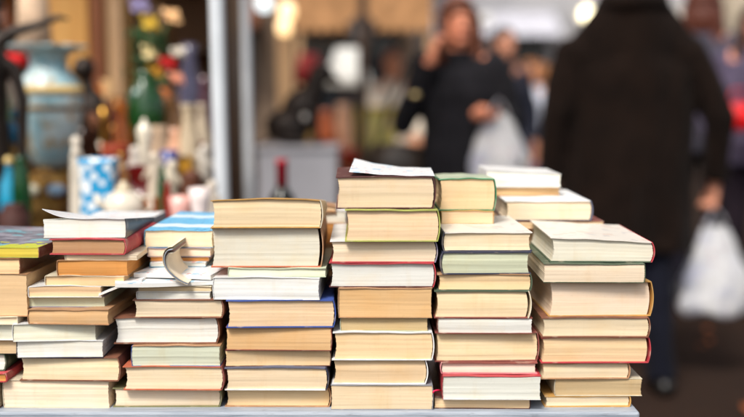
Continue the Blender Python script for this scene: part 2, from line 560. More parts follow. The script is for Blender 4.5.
D = D0
stack('far left stack', [
    (-104, -1, 381, D, 'cream', 'brown', 'L', False, 'cream paged book'),
    (-100, 9, 372, D, 'orange', 'red', 'R', True, 'thin red hardback'),
    (-100, 5, 355, D, 'white', 'dkgreen', 'R', True, 'green spined book with white pages'),
    (-95, 16, 340, D, 'tan', 'black', 'R', False, 'tan paged book'),
    (-90, 18, 323.5, D, 'wc', 'white', 'R', False, 'white paperback'),
    (-90, 20, 316, D, 'cream', 'pale', 'R', False, 'thin cream booklet'),
    (-82, 28, 274, D, 'peach', 'tan', 'L', False, 'thick peach paged paperback'),
    (-82, 21, 258, D, 'peach', 'brown', 'R', False, 'brown spined paperback', dict(spcol='brown')),
    (-72, 39, 247, D, 'yellow', 'lime', 'R', False, 'yellow edged book with colourful printed cover', dict(topmat=M['graphic'], spcol='redbrown', wedge=-.05, L=.2, yaw=R(-3))),
])
zB = stack('second stack from left', [
    (2, 109, 381, D, 'cream', 'pale', 'L', False, 'large cream paged paperback', dict(wedge=-.03, L=.19)),
    (19, 121, 357, D, 'cream', 'brown', 'R', True, 'brown hardback with cream pages'),
    (18, 104, 340, D, 'wc', 'navy', 'L', False, 'white paged book with navy cover', dict(topcol='white')),
    (15, 97, 322.5, D, 'wc', 'white', 'L', False, 'plain off white paperback', dict(yaw=R(3))),
    (30, 112, 308, D, 'dktan', 'tan', 'L', False, 'coarse tan paged book lying askew', dict(yaw=R(-3), wedge=.05, jig=-.012)),
    (26, 104, 297, D, 'green', 'lilac', 'L', False, 'greenish cream paperback', dict(wedge=-.04)),
    (29, 102, 286, D, 'peach', 'white', 'L', False, 'peach paged paperback', dict(bow=.001)),
    (45, 125, 276, D, 'peach', 'pale', 'L', False, 'thin peach paperback with pale cover'),
    (57, 128, 260.5, D, 'orange', 'tan', 'L', False, 'orange paged paperback'),
    (65, 137, 254.5, D, 'cream', 'pale', 'L', False, 'thin pale booklet overhanging right', dict(wedge=-.12, yaw=R(2))),
    (50, 127, 239, D, 'brown', 'red', 'R', True, 'red spined hardback with brown pages', dict(bulge=.00285)),
    (42, 125, 219, D, 'white', 'dkgrey', 'R', False, 'white paged book with curling dark cover', dict(curl=.012, topcol='grey', yaw=R(2), drop=.10, topmat=M['paper'])),
])
zC = stack('third stack from left', [
    (112, 221, 389, D, 'cream', 'olive', 'R', True, 'olive spined hardback with cream pages'),
    (124, 225, 365.5, D, 'cream', 'orange', 'R', True, 'orange red hardback with blue spine', dict(spcol='redbrown', topcol='orange')),
    (132, 221, 344.5, D, 'green', 'blue', 'L', False, 'greenish paged book with blue underside', dict(topcol='tan', botcol='blue')),
    (113, 219, 318, D, 'wc', 'brown', 'R', True, 'broad brown hardback with pale pages', dict(L=.19)),
    (133, 224, 299.5, D, 'cream', 'brown', 'R', True, 'smaller brown hardback with cream pages'),
    (136, 210, 292, D, 'white', 'white', 'L', False, 'thin white paged paperback'),
    (138, 211, 287, D, 'tanc', 'pale', 'L', False, 'very thin cream booklet'),
])
zE0 = None
stack('fourth stack from left', [
    (224, 331, 389.5, D, 'tan', 'tan', 'R', True, 'tan covered hardback'),
    (225, 329, 367, D, 'tanc', 'slate', 'R', True, 'slate grey hardback with white back', dict(botcol='white', spcol='navy')),
    (225, 331, 350, D, 'tan', 'maroon', 'R', False, 'thin maroon edged paperback'),
    (226, 332, 326.5, D, 'dktan', 'redbrown', 'R', False, 'dark tan paged paperback'),
    (227, 336, 299, D, 'tan', 'blue', 'R', True, 'bright blue hardback with rounded spine', dict(bulge=.0028)),
    (213, 320, 277, D, 'white', 'white', 'L', False, 'clean white paged paperback', dict(bow=.0006)),
    (228, 326, 268, D, 'green', 'palegreen', 'L', False, 'thin greenish paged booklet'),
    (210, 323, 228, D, 'pale', 'tan', 'R', True, 'very thick pale paged hardback', dict(gap=.005, bulge=.00285, bow=.001, botcol='orange')),
    (211, 323, 200, D, 'tanc', 'tan', 'R', True, 'hardback with curved worn tan cover', dict(bow=.0022, bulge=.0028, spcol='pale', topcol='gold', botcol='gold', drop=.095)),
])
zE = stack('fifth stack from left', [
    (331, 433, 383.5, D, 'tanc', 'grey', 'R', False, 'tan paged book with grey back'),
    (332, 428, 359, D, 'tan', 'white', 'R', True, 'tan paged hardback in white cover'),
    (333, 434, 331, D, 'tan', 'white', 'R', True, 'larger tan paged hardback in white cover', dict(bulge=.0028)),
    (340, 428, 317, D, 'dim', 'palegreen', 'L', False, 'dull tan paperback with pale green back'),
    (338, 432, 287.5, D, 'dktan', 'tan', 'L', False, 'thick dark tan paged paperback'),
    (329, 436, 263, D, 'grey', 'red', 'R', True, 'red hardback with white pages', dict(botcol='maroon', bulge=.003)),
    (330, 438, 241, D, 'cream', 'white', 'R', True, 'white covered hardback with red back', dict(botcol='red', spcol='lilac')),
    (345, 440, 209, D, 'tan', 'lime', 'R', True, 'lime edged hardback with tan pages', dict(bulge=.003)),
    (336, 436, 177, D, 'tanc', 'maroon', 'R', True, 'maroon hardback under white leaflet', dict(bulge=.003)),
])
stack('sixth stack from left', [
    (434, 530, 397, D, 'tan', 'maroon', 'R', False, 'thin tan paged book with dark spine'),
    (442, 541, 376, 1.188, 'grey', 'red', 'L', False, 'white paged book with red cover', dict(topcol='red', botcol='white', yaw=R(-1), jig=0)),
    (440, 537, 362, D, 'pink', 'pink', 'L', True, 'pinkish paged book with pink cover', dict(topcol='redbrown')),
    (435, 540, 333, D, 'tanc', 'redbrown', 'R', True, 'russet hardback with tan pages', dict(bulge=.0028)),
    (437, 532, 317.5, D, 'wc', 'redbrown', 'L', False, 'pale paged thin paperback'),
    (434, 531, 290.5, D, 'tanc', 'dkgreen', 'R', True, 'broad tan paged hardback with dark hinge', dict(botcol='redbrown', spcol='pale', gap=.003)),
    (437, 532, 274, D, 'tan', 'dkgreen', 'R', True, 'dark green hardback with tan pages', dict(topcol='tan')),
    (440, 531, 252, D, 'green', 'navy', 'L', True, 'lower navy hardback with greenish pages'),
    (442, 533, 233, D, 'cream', 'navy', 'L', True, 'upper navy hardback with pale top', dict(topmat=M['marked'], topcol='pale')),
    (441, 494, 211, 1.29, 'tan', 'gold', 'R', False, 'small tan pocket book under green one', dict(L=.13)),
    (439, 497, 179, 1.29, 'tan', 'green', 'R', True, 'small thick bright green hardback', dict(L=.13, bulge=.0028, jacket='palegreen', drop=.03)),
])
zG = stack('right end stack', [
    (545, 632, 397, D, 'cream', 'gold', 'R', True, 'gold covered thin hardback'),
    (555, 643, 379.5, D, 'dim', 'pale', 'L', False, 'plain paperback jutting out right', dict(L=.17)),
    (541, 631, 363, D, 'cream', 'tan', 'R', True, 'tan hardback with cream pages'),
    (541, 651, 337, D, 'tan', 'red', 'R', True, 'bright red hardback with rounded spine', dict(bulge=.00285, gap=.003)),
    (541, 650, 317, D, 'cream', 'brown', 'R', True, 'brown edged hardback'),
    (549, 655, 282, D, 'pink', 'gold', 'R', True, 'thick golden yellow hardback', dict(bulge=.0035, gap=.003)),
    (543, 644, 263, D, 'cream', 'dkgreen', 'R', False, 'green edged paperback'),
    (551, 656, 240, D, 'pale', 'red', 'R', True, 'red spined book with pale printed top', dict(topmat=M['marked'], wedge=-.10, spcol='red', botcol='dkgreen', bulge=.0035)),
])
# ---- back row: stacks standing behind the front ones
DB = 1.40
def filler(x0, x1, top_py, d, n, where, z=TABLE_Z):
    zt = Zp(top_py, d)
    sp = []
    for i in range(n):
        t = z + (zt - z) * (i + 1) / n
        # pixel row of that height at depth d
        ang = math.atan((ZC - t) / d)
        py = CY + F * math.tan(ang - TILT)
        pg, cv = rng.choice([('tan', 'maroon'), ('cream', 'brown'), ('dktan', 'navy'), ('pale', 'grey'), ('peach', 'dkgreen'), ('dim', 'red')])
        sp.append((x0 + rng.uniform(-4, 4), x1 + rng.uniform(-4, 4), py, d, pg, cv, rng.choice('LR'), rng.random() < .6,
                   {'maroon': 'maroon hardback', 'brown': 'brown book', 'navy': 'navy book', 'grey': 'grey book', 'dkgreen': 'dark green book', 'red': 'red book'}[cv]))
    return sp
stack('back row behind right end stack', filler(508, 594, 228, DB, 6, '') + [
    (505, 603, 220.5, 1.39, 'tan', 'redbrown', 'R', False, 'thin tan booklet'),
    (505, 593, 201, 1.385, 'cream', 'navy', 'R', True, 'navy hardback with pale blue top', dict(topmat=M['white'], topcol='white', spcol='slate', jig=0, L=.19)),
    (495, 560, 187, 1.46, 'dktan', 'tan', 'L', False, 'thin dark tan book', dict(jig=0, L=.12)),
    (486, 561, 172, 1.455, 'wc', 'white', 'L', False, 'soft cream white paperback', dict(wedge=-.12, jig=0, L=.13)),
])
stack('back row between fourth and fifth stacks', filler(300, 376, 244, 1.41, 5, '') + [
    (300, 349, 224, 1.41, 'orange', 'tan', 'L', False, 'tattered orange paged book', dict(bow=.002, L=.10)),
    (300, 346, 212, 1.41, 'white', 'white', 'L', False, 'white paperback', dict(wedge=.06, L=.10)),
    (296, 336, 207, 1.41, 'tan', 'tan', 'L', False, 'thin curling tan booklet', dict(bow=.002, L=.08, drop=.03)),
])
stack('back row behind second stack', filler(52, 132, 236, 1.42, 6, '') + [
    (66, 141, 224, 1.42, 'grey', 'grey', 'R', False, 'grey paperback', dict(topmat=M['paper'])),
])

# ---- papers lying on the third stack
def sheet(name, mat, fn, nx=18, ny=10, t=.0006, color=None, parent=None):
    v, f = slab(0, 1, 0, 1, 0, t, nx, ny, 1, fn)
    o = mk(name, v, f, mat, parent, True, color); sharp(o, 50); return o
def lie(px, py, d, z, yaw): return Matrix.Translation((Xp(px, d, py), d, z)) @ Matrix.Rotation(yaw, 4, 'Z')
def leaflet(label, px, d, z, w, l, yaw, t, bend=0.0, lift=0.0, mat='paper', color=(.8, .82, .84, 1), name='leaflet'):
    root = empty(name, (Xp(px, d, 280), d, z), yaw)
    tag(root, label, 'leaflet')
    def fn(u, v, q):
        x = (u - .5) * w
        zz = q + bend * math.sin(math.pi * u) + lift * max(0, .5 - u) ** 2 * 4 * (1 - .7 * v)
        return Vector((x, v * l, zz))
    v, f = slab(0, 1, 0, 1, .0008, t, 18, 8, 3, fn)
    o = mk('sheets', v, f, M['pages'], root, True, (.80, .80, .78, 1)); sharp(o, 50)
    def fn2(u, v, q):
        p = fn(u, v, q); return p
    v, f = slab(0, 1, 0, 1, t + .00005, t + .0007, 18, 8, 1, fn)
    o = mk('front_sheet', v, f, M[mat], root, True, color); sharp(o, 50)
    return z + t + .0007
z1 = zC + .0005
z1 = leaflet('white leaflets fanned out on third stack of books', 168, 1.195, z1, .125, .16, R(14), .005, 0.0, .002, 'paper')
z1 = leaflet('white printed magazine lying under orange paged book', 172, 1.215, z1 + .0005, .10, .16, R(-10), .006, .001, 0, 'paper')
z = z1 + .001
zz = stack('pile on third stack from left', [
    (150, 206, 262, 1.262, 'white', 'cyan', 'L', False, 'booklet with pale blue cover', dict(jig=0, topmat=M['paper'])),
    (150, 209, 257, 1.268, 'orange', 'tan', 'R', False, 'thin orange paged book', dict(jig=0)),
    (147, 211, 248, 1.268, 'pink', 'lilac', 'L', False, 'thin pinkish book', dict(jig=0)),
    (144, 213, 230, 1.272, 'cream', 'cyan', 'L', False, 'cream paged book with blue striped cover', dict(topmat=M['striped'], L=.22, jig=0)),
], z)
# curled magazine, bent like a hook in front of the pile
cr = empty('curled_magazine', P(176, 284, 1.19)); tag(cr, 'curled magazine with coloured page edges hooked before striped blue book', 'magazine')
cp = [(188, 284), (181, 281), (174, 276), (168, 270), (165, 263), (165, 256), (168, 251), (173, 250)]
base = P(176, 284, 1.19)
def catmull(pts, n):
    out = []
    q = [pts[0]] + list(pts) + [pts[-1]]
    m = len(pts) - 1
    for k in range(n + 1):
        t = k / n * m; i = min(int(t), m - 1); u = t - i
        a, b, c, d_ = (Vector(q[i + e]) for e in range(4))
        out.append(.5 * ((2 * b) + (c - a) * u + (2 * a - 5 * b + 4 * c - d_) * u * u + (3 * b - a - 3 * c + d_) * u ** 3))
    return out
path = [P(p[0], p[1], 1.19) - base for p in cp]
path = catmull(path, 26)
def leaf(name, off, th, color, mat, y0, y1, ph_, fan_):
    v = []; f = []; n = len(path)
    for i, p in enumerate(path):
        u = i / (n - 1)
        t = (path[min(i + 1, n - 1)] - path[max(i - 1, 0)]); t.y = 0; t.normalize()
        nn = Vector((t.z, 0, -t.x))
        o_ = off * (1 + fan_ * u ** 1.6) + .0006 * math.sin(5 * u + ph_) * u
        for e_ in (o_, o_ + th):
            for yy in (y0, y1): v.append(Vector((p.x, yy + .004 * u * math.sin(ph_), p.z)) + nn * e_)
    for i in range(n - 1):
        a = i * 4; b = a + 4
        f += [(a, b, b + 1, a + 1), (a + 2, a + 3, b + 3, b + 2), (a, a + 2, b + 2, b), (a + 1, b + 1, b + 3, a + 3)]
    f += [(0, 1, 3, 2), (4 * n - 4, 4 * n - 2, 4 * n - 1, 4 * n - 3)]
    o = mk(name, v, f, mat, cr, True, color); sharp(o, 50)
lc = [S(242, 226, 196, .95), S(238, 226, 200, .85), S(240, 232, 214, .85), S(150, 172, 206, .9), S(238, 220, 190, .85), S(232, 190, 184, .85), S(240, 230, 208, .85), S(244, 230, 206, .95)]
for i_ in range(8):
    leaf('cover' if i_ in (0, 7) else 'page', -.0015 + .0004 * i_, .0003, lc[i_], M['white'], .0008 * (i_ % 3), .085 - .001 * (i_ % 2), i_ * 1.7, 1.5 + .1 * i_)
# brochure leaning off the second stack
br = empty('white_brochure', P(120, 287, 1.2)); tag(br, 'thin white brochure slanting between second and third stacks', 'brochure')
p0 = P(99, 296, 1.2) - P(120, 287, 1.2); p1 = P(142, 282, 1.2) - P(120, 287, 1.2)
def fbr(u, v, q):
    p = p0.lerp(p1, u); return Vector((p.x, -.002 + v * .15, p.z + q + .002 * math.sin(math.pi * u)))
v, f = slab(0, 1, 0, 1, 0, .0022, 12, 6, 2, fbr); o = mk('sheets', v, f, M['pages'], br, True, (.82, .80, .76, 1)); sharp(o, 50)
v, f = slab(0, 1, 0, 1, .0023, .0030, 12, 6, 1, fbr); o = mk('front_sheet', v, f, M['paper'], br, True, (.8, .82, .84, 1)); sharp(o, 50)
# folded leaflet on the maroon book
lf = empty('folded_leaflet', P(392, 177, 1.2) + Vector((0, .004, .0006))); lf.location.z = zE + .0005
tag(lf, 'white folded leaflet with raised corner on top of maroon hardback', 'leaflet')
def flf(u, v, q):
    x = (u - .5) * .104
    return Vector((x + .004 * v, .003 + v * .15, q + .0125 * max(0, (.85 - u) / .85) ** 1.9 * (.40 + .60 * v) + .0006 * math.sin(9 * u + 4 * v) ** 2))
v, f = slab(0, 1, 0, 1, 0, .0008, 18, 8, 1, flf); o = mk('sheet', v, f, M['paper'], lf, True, (.84, .84, .83, 1)); sharp(o, 50)
def flf2(u, v, q): return Vector(((u - .5) * .118, v * .16 - .001, q))
# red ribbon bookmarks
rb = MB(); q0 = P(433.5, 391, 1.194)
rb.tube([P(440, 390.3, 1.2), P(437, 390.3, 1.192), P(434, 391, 1.19), P(433, 393, 1.19)], .0016, 8, flat=.7)
o = rb.build('ribbon_bookmark', M['matte'], None, True, S(224, 24, 84)); tag(o, 'pink ribbon bookmark end poking between two books', 'bookmark')

# ------------------------------------------------------------------ book table
xr = Xp(640, 1.185, 411)
tb = empty('trestle_table', (-.25, 1.5, 0)); tag(tb, 'pale painted trestle table carrying the stacks of books', 'table')
def tl(x, y, z): return (x + .25, y - 1.5, z)
v, f = slab(-1.15 + .25, xr + .25, 1.184 - 1.5, 1.82 - 1.5, TABLE_Z - .032, TABLE_Z, 2, 2, 1, lambda x, y, z: Vector((x, y, z)))
o = mk('table_top', v, f, M['table'], tb, False)
bv = o.modifiers.new('b', 'BEVEL'); bv.width = .003; bv.segments = 2; bv.limit_method = 'ANGLE'
for (x, y) in ((-1.05, 1.27), (xr - .07, 1.27), (-1.05, 1.74), (xr - .07, 1.74)):
    MB().box(x - .02 + .25, x + .02 + .25, y - .02 - 1.5, y + .02 - 1.5, 0, TABLE_Z - .0325).build('leg', M['palewood'], tb, False)
MB().box(-1.0 + .25, xr - .1 + .25, 1.25 - 1.5, 1.275 - 1.5, TABLE_Z - .10, TABLE_Z - .0335).build('apron', M['palewood'], tb, False)

# ------------------------------------------------------------------ antiques table and stall
TZ = .70
at = empty('antiques_table', (-1.1, 2.65, 0)); tag(at, 'wooden stall table crowded with antiques behind the books', 'table')
MB().box(-1.5, .96, -.72, .75, TZ - .03, TZ).build('table_top', M['darkwood'], at, False)
for (x, y) in ((-1.4, -.62), (.86, -.62), (-1.4, .65), (.86, .65)):
    MB().box(x - .025, x + .025, y - .025, y + .025, 0, TZ - .0305).build('leg', M['darkwood'], at, False)

def on(px, d, z=TZ): return Vector((Xp(px, d, 200), d, z))
def thing(name, label, cat, px, d, z=TZ, group=None, rz=0):
    return tag(empty(name, on(px, d, z), rz), label, cat, group)
def hz(py, d, z=TZ): return Zp(py, d) - z        # height above its base

# tall urn
d = 2.6; k = 1 / PXM(d)
u = thing('porcelain_urn', 'tall blue grey porcelain urn with scalloped rim and gilt bands', 'urn', 53, d)
Hn = hz(47, d)
def zpx(py): return hz(py, d)
scal = lambda th, z: 1 + .11 * math.cos(11 * th)
MB().lathe([(31 * k, zpx(148)), (31.5 * k, zpx(125)), (30 * k, zpx(100)), (31 * k, zpx(88)), (29 * k, zpx(80)), (23 * k, zpx(73)), (19 * k, zpx(68)), (18 * k, zpx(60)),
            (20 * k, zpx(54))][::-1][::-1][::-1] if False else
           [(14 * k, zpx(168)), (20 * k, zpx(160)), (25 * k, zpx(145)), (29 * k, zpx(125)), (31.5 * k, zpx(104)), (31.5 * k, zpx(90)), (28 * k, zpx(80)), (21 * k, zpx(73)), (18 * k, zpx(66)),
            (19 * k, zpx(56)), (24 * k, zpx(52)), (26 * k, zpx(51))], 40).build('body', M['urn'], u)
MB().lathe([(26 * k, zpx(51)), (31 * k, zpx(49)), (35 * k, zpx(47)), (35.5 * k, zpx(45.5)), (32 * k, zpx(46)), (20 * k, zpx(50))], 96, mod=scal).build('rim', M['urn'], u)
MB().lathe([(31.2 * k, zpx(94)), (32.4 * k, zpx(94)), (32.4 * k, zpx(86)), (30.8 * k, zpx(86))], 40).build('band', M['tint'], u, color=S(240, 205, 130))
MB().lathe([(31.0 * k, zpx(110)), (31.9 * k, zpx(110)), (32.0 * k, zpx(106)), (31.2 * k, zpx(106))], 40).build('band', M['gilt'], u)
MB().lathe([(30 * k, 0), (30 * k, .03), (27 * k, .05), (27 * k, zpx(215)), (30 * k, zpx(208)), (24 * k, zpx(196)), (29 * k, zpx(186)), (22 * k, zpx(174)), (15 * k, zpx(167))], 32,
           mod=lambda th, z: 1 + .05 * math.cos(8 * th + 30 * z)).build('gilt_base', M['gilt'], u)
for a in (-115, -65, -20, -160):
    m = MB().ell((0, 0, 0), (9 * k, 4 * k, 6 * k)); o = m.build('medallion', M['tint'], u, color=S(226, 222, 196) if a != -65 else S(150, 185, 215))
    o.location = (28 * k * math.cos(R(a)), 28 * k * math.sin(R(a)), zpx(188)); o.rotation_euler = (0, 0, R(a + 90))

# bronze statuette with outstretched arm (left edge)
d = 2.35; k = 1 / PXM(d)
st = thing('bronze_statuette', 'dark bronze figure stretching one arm over the blue urn', 'statuette', -12, d)
def lo(px, py, dy=0): p = P(px, py, d); return Vector((p.x - st.location.x, dy, p.z - TZ))
m = MB()
m.cap(lo(-14, 24), lo(-14, 24), 15 * k, 15 * k); m.cap(lo(-13, 40), lo(-14, 62), 8 * k, 20 * k)
m.cap(lo(-14, 62), lo(-8, 120), 21 * k, 16 * k); m.cap(lo(-8, 120), lo(0, 170), 16 * k, 12 * k); m.cap(lo(-14, 120), lo(-22, 180), 16 * k, 12 * k)
m.cap(lo(0, 170), lo(4, 240), 12 * k, 8 * k); m.cap(lo(-22, 180), lo(-26, 240), 12 * k, 8 * k)
m.cap(lo(2, 62), lo(14, 68), 8 * k, 6 * k); m.cap(lo(14, 68), lo(23, 100), 6 * k, 6 * k); m.cap(lo(23, 100), lo(22, 170), 6 * k, 5 * k); m.cap(lo(22, 170), lo(2, 205), 5 * k, 6 * k)
m.cap(lo(-10, 50), lo(12, 32), 9 * k, 6 * k); m.cap(lo(12, 32), lo(40, 24), 6 * k, 4 * k); m.cap(lo(40, 24), lo(58, 17), 4 * k, 3.4 * k); m.cap(lo(58, 17), lo(68, 19), 3 * k, 2 * k)
m.cap(lo(-22, 8), lo(-4, 4), 9 * k, 8 * k)
m.remesh('figure', M['bronze'], st, .005, 3)
MB().lathe([(.075, 0), (.08, .01), (.07, .03), (.075, .045), (.06, .06)], 28).build('plinth', M['bronze'], st)

# pleated fan screen behind the urn
d = 2.95; k = 1 / PXM(d)
fs = thing('pleated_lampshade', 'beige pleated lampshade behind the blue urn', 'lampshade', 40, d)
MB().lathe([(17 * k, hz(52, d)), (13 * k, hz(-15, d))], 120, mod=lambda th, z: 1 + .035 * math.cos(40 * th)).build('shade', M['matte'], fs, color=S(206, 178, 150))
MB().tube([(0, 0, .02), (0, 0, hz(58, d))], .012).build('stem', M['gilt'], fs)
MB().lathe([(.07, 0), (.07, .012), (.03, .03), (.014, .05)], 28).build('foot', M['gilt'], fs)

# red silk poppies
d = 2.55; k = 1 / PXM(d)
pp = thing('silk_poppies', 'bright red silk flowers in a glass at left edge', 'flowers', 4, d)
pp.location.y += .1
for (px, py, r) in ((4, 58, 14), (12, 80, 11), (-8, 74, 13)):
    m = MB()
    for a in range(6):
        th = a * math.pi / 3
        m.ell((math.cos(th) * r * .5 * k, math.sin(th) * r * .35 * k, 0), (r * .62 * k, r * .5 * k, r * .42 * k), Matrix.Rotation(.5, 3, 'Y') @ Matrix.Rotation(th, 3, 'Z'), 12, 8)
    o = m.build('bloom', M['matte'], pp, color=S(214, 14, 24)); p = P(px, py, d); o.location = (p.x - pp.location.x, 0, p.z - TZ)
    MB().tube([(0, 0, .06), (0.3 * (p.x - pp.location.x), 0, .2), (p.x - pp.location.x, 0, p.z - TZ)], .003).build('stem', M['matte'], pp, color=S(40, 80, 30))
MB().lathe([(.028, 0), (.03, .005), (.034, .14), (.038, .15), (.03, .15), (.026, .02)], 24).build('glass', M['glass'], pp)

def turned(name, label, cat, px, d, prof, mat, color=None, group=None, seg=28, mod=None, part='body', z=TZ):
    """a turned (lathe) piece; prof in photo pixels: (radius px, row py)"""
    k = 1 / PXM(d)
    r = thing(name, label, cat, px, d, z, group)
    pr = [(max(.0005, q[0] * k), (hz(q[1], d, z) if q[1] is not None else 0.0)) for q in prof]
    MB().lathe(pr, seg, mod=mod).build(part, mat, r, color=color)
    return r, k
def rel(r, px, py, d, dy=0):
    p = P(px, py, d); return Vector((p.x - r.location.x, dy, p.z - r.location.z))

# turquoise bottle and bird
r, k = turned('turquoise_bottle', 'turquoise ceramic bottle beside the gilt urn base', 'bottle', 10, 2.3, [(9, None), (10, 200), (9, 185), (4, 172), (3, 165), (4, 163)], M['tint'], S(20, 140, 176))
MB().ell((0, 0, hz(161, 2.3)), (4.5 * k, 4.5 * k, 5 * k)).build('stopper', M['tint'], r, color=S(220, 190, 120))
d = 2.42; bd = thing('ceramic_bird', 'turquoise ceramic bird perched on a thin stand', 'figurine', 14, d); k = 1 / PXM(d)
MB().ell(rel(bd, 12, 132, d), (8 * k, 6 * k, 13 * k), Matrix.Rotation(-.4, 3, 'Y')).ell(rel(bd, 15, 114, d), (5 * k,) * 3).cap(rel(bd, 17, 140, d), rel(bd, 25, 148, d), 4 * k, 2 * k).remesh('bird', M['tint'], bd, .003, 2, S(16, 120, 165))
MB().tube([(0, 0, .02), rel(bd, 12, 140, d)], .006).lathe([(.04, 0), (.042, .01), (.01, .022)], 20).build('stand', M['gilt'], bd)
# coloured jars low at the left edge
turned('green_jar', 'dark green glass jar left of gilt urn base', 'jar', 22, 2.25, [(8, None), (9, 190), (7, 168), (5, 160), (6, 156)], M['greenglass'])
turned('brown_pot', 'squat brown glazed pot behind far left books', 'pot', 14, 2.12, [(12, None), (16, 232), (15, 214), (10, 207), (11, 204)], M['matte'], S(64, 28, 20))

# bronze bust with round head
d = 2.95; k = 1 / PXM(d)
bt = thing('bronze_bust', 'dark bronze bust with round head right of blue urn', 'bust', 90, d)
m = MB(); m.ell(rel(bt, 84, 69, d), (11 * k, 12 * k, 13 * k)).cap(rel(bt, 86, 80, d), rel(bt, 88, 92, d), 6 * k, 8 * k).ell(rel(bt, 92, 120, d), (17 * k, 11 * k, 32 * k)).cap(rel(bt, 92, 140, d), (0, 0, .05), 12 * k, 9 * k)
m.ell(rel(bt, 75, 72, d, -.01), (4 * k, 3 * k, 3 * k)).remesh('bust', M['bronze'], bt, .005, 3)
MB().box(-.06, .06, -.05, .05, 0, .05).build('plinth', M['darkwood'], bt, False)
# porcelain doll with pink face
d = 2.7; k = 1 / PXM(d)
dl = thing('porcelain_doll', 'small porcelain doll with pink face and brown dress', 'doll', 93, d)
MB().ell(rel(dl, 93, 118, d), (6 * k, 6 * k, 7.5 * k)).ell(rel(dl, 93, 119, d, -.016), (1.2 * k,) * 3, None, 8, 6).cap(rel(dl, 93, 126, d), rel(dl, 93, 132, d), 2.5 * k, 3 * k).remesh('head', M['skin'], dl, .002, 2, S(220, 150, 110))
MB().ell(rel(dl, 93, 114, d, .006), (7 * k, 6.5 * k, 6.5 * k)).build('hair', M['hair'], dl, color=S(60, 34, 20))
MB().lathe([(16 * k, 0), (14 * k, .05), (8 * k, hz(150, d)), (5.5 * k, hz(138, d)), (6 * k, hz(131, d)), (2.5 * k, hz(127, d))], 28, mod=lambda th, z: 1 + .05 * math.cos(9 * th)).build('dress', M['wool'], dl, color=S(70, 40, 26))

# white figurine beside the turquoise vase
d = 2.2; k = 1 / PXM(d)
fg = thing('white_figurine', 'slim white porcelain figurine left of turquoise vase', 'figurine', 77, d)
MB().ell(rel(fg, 76, 142, d), (5.5 * k, 5.5 * k, 6.5 * k)).cap(rel(fg, 76, 150, d), rel(fg, 78, 165, d), 5 * k, 8 * k).cap(rel(fg, 78, 165, d), (0, 0, .02), 8 * k, 10 * k).cap(rel(fg, 72, 156, d), rel(fg, 80, 152, d, -.02), 2.5 * k, 2.5 * k).remesh('figure', M['tint'], fg, .003, 3, S(206, 196, 180))
# floral turquoise vase
d = 2.1; k = 1 / PXM(d)
fv = thing('floral_vase', 'turquoise vase with white flowers behind white paged book', 'vase', 100, d)
sq = lambda th, z: 1 / max(abs(math.cos(th)), abs(math.sin(th))) ** .75
MB().lathe([(15 * k, 0), (17 * k, .01), (18 * k, hz(215, d)), (17 * k, hz(190, d)), (18.5 * k, hz(162, d)), (19.5 * k, hz(158, d)), (17 * k, hz(158, d)), (15 * k, hz(200, d))], 48, mod=sq, sy=.8).build('body', M['floral'], fv)
# white teapot
d = 2.0; k = 1 / PXM(d)
tp = thing('white_teapot', 'white china teapot with looped handle right of turquoise vase', 'teapot', 124, d)
tp.location.z = TZ
bz = hz(204, d)
MB().lathe([(15 * k, 0), (16 * k, bz - 22 * k), (12 * k, bz - 20 * k)], 24).build('stand', M['tint'], tp, color=S(190, 170, 140))
MB().lathe([(10 * k, bz - 19.5 * k), (17 * k, bz - 14 * k), (20 * k, bz - 4 * k), (17 * k, bz + 8 * k), (10 * k, bz + 13 * k), (9 * k, bz + 13.5 * k)], 32).build('body', M['tint'], tp, color=S(214, 204, 186))
MB().lathe([(9.5 * k, bz + 14 * k), (8 * k, bz + 17 * k), (3 * k, bz + 19 * k), (3.5 * k, bz + 22 * k), (1 * k, bz + 24 * k)], 24).build('lid', M['tint'], tp, color=S(214, 196, 164))
MB().tube([(-18 * k, 0, bz - 4 * k), (-26 * k, 0, bz + 2 * k), (-29 * k, 0, bz + 10 * k)], [5 * k, 3.5 * k, 2.5 * k]).build('spout', M['tint'], tp, color=S(214, 204, 186))
MB().tube([(17 * k, 0, bz + 6 * k), (27 * k, 0, bz + 8 * k), (28 * k, 0, bz - 4 * k), (19 * k, 0, bz - 10 * k)], 2.2 * k).build('handle', M['tint'], tp, color=S(214, 204, 186))
# dark red dish on edge
d = 2.3; k = 1 / PXM(d)
ds = thing('red_dish', 'dark red round dish propped upright behind the teapot', 'dish', 137, d)
o = MB().lathe([(2 * k, 0), (10 * k, .004), (18 * k, .012), (20 * k, .022), (19 * k, .022), (10 * k, .009), (2 * k, .006)], 40).build('plate', M['tint'], ds, color=S(92, 10, 16)); o.rotation_euler = (R(78), 0, 0); o.location = (0, .02, hz(186, d))
MB().box(-.05, .05, -.03, .05, 0, hz(206, d)).build('stand', M['darkwood'], ds, False)
# orange glass votive
r, k = turned('votive_cup', 'glowing orange glass votive cup by the dark red dish', 'candle cup', 151, 2.05, [(7, None), (8, 214), (9, 198), (7, 198), (6, 212)], M['amber'])
MB().lathe([(6 * k, hz(240, 2.05)), (6 * k, hz(209, 2.05)), (.001, hz(209, 2.05))], 20).build('candle', M['matte'], r, color=S(250, 170, 60))

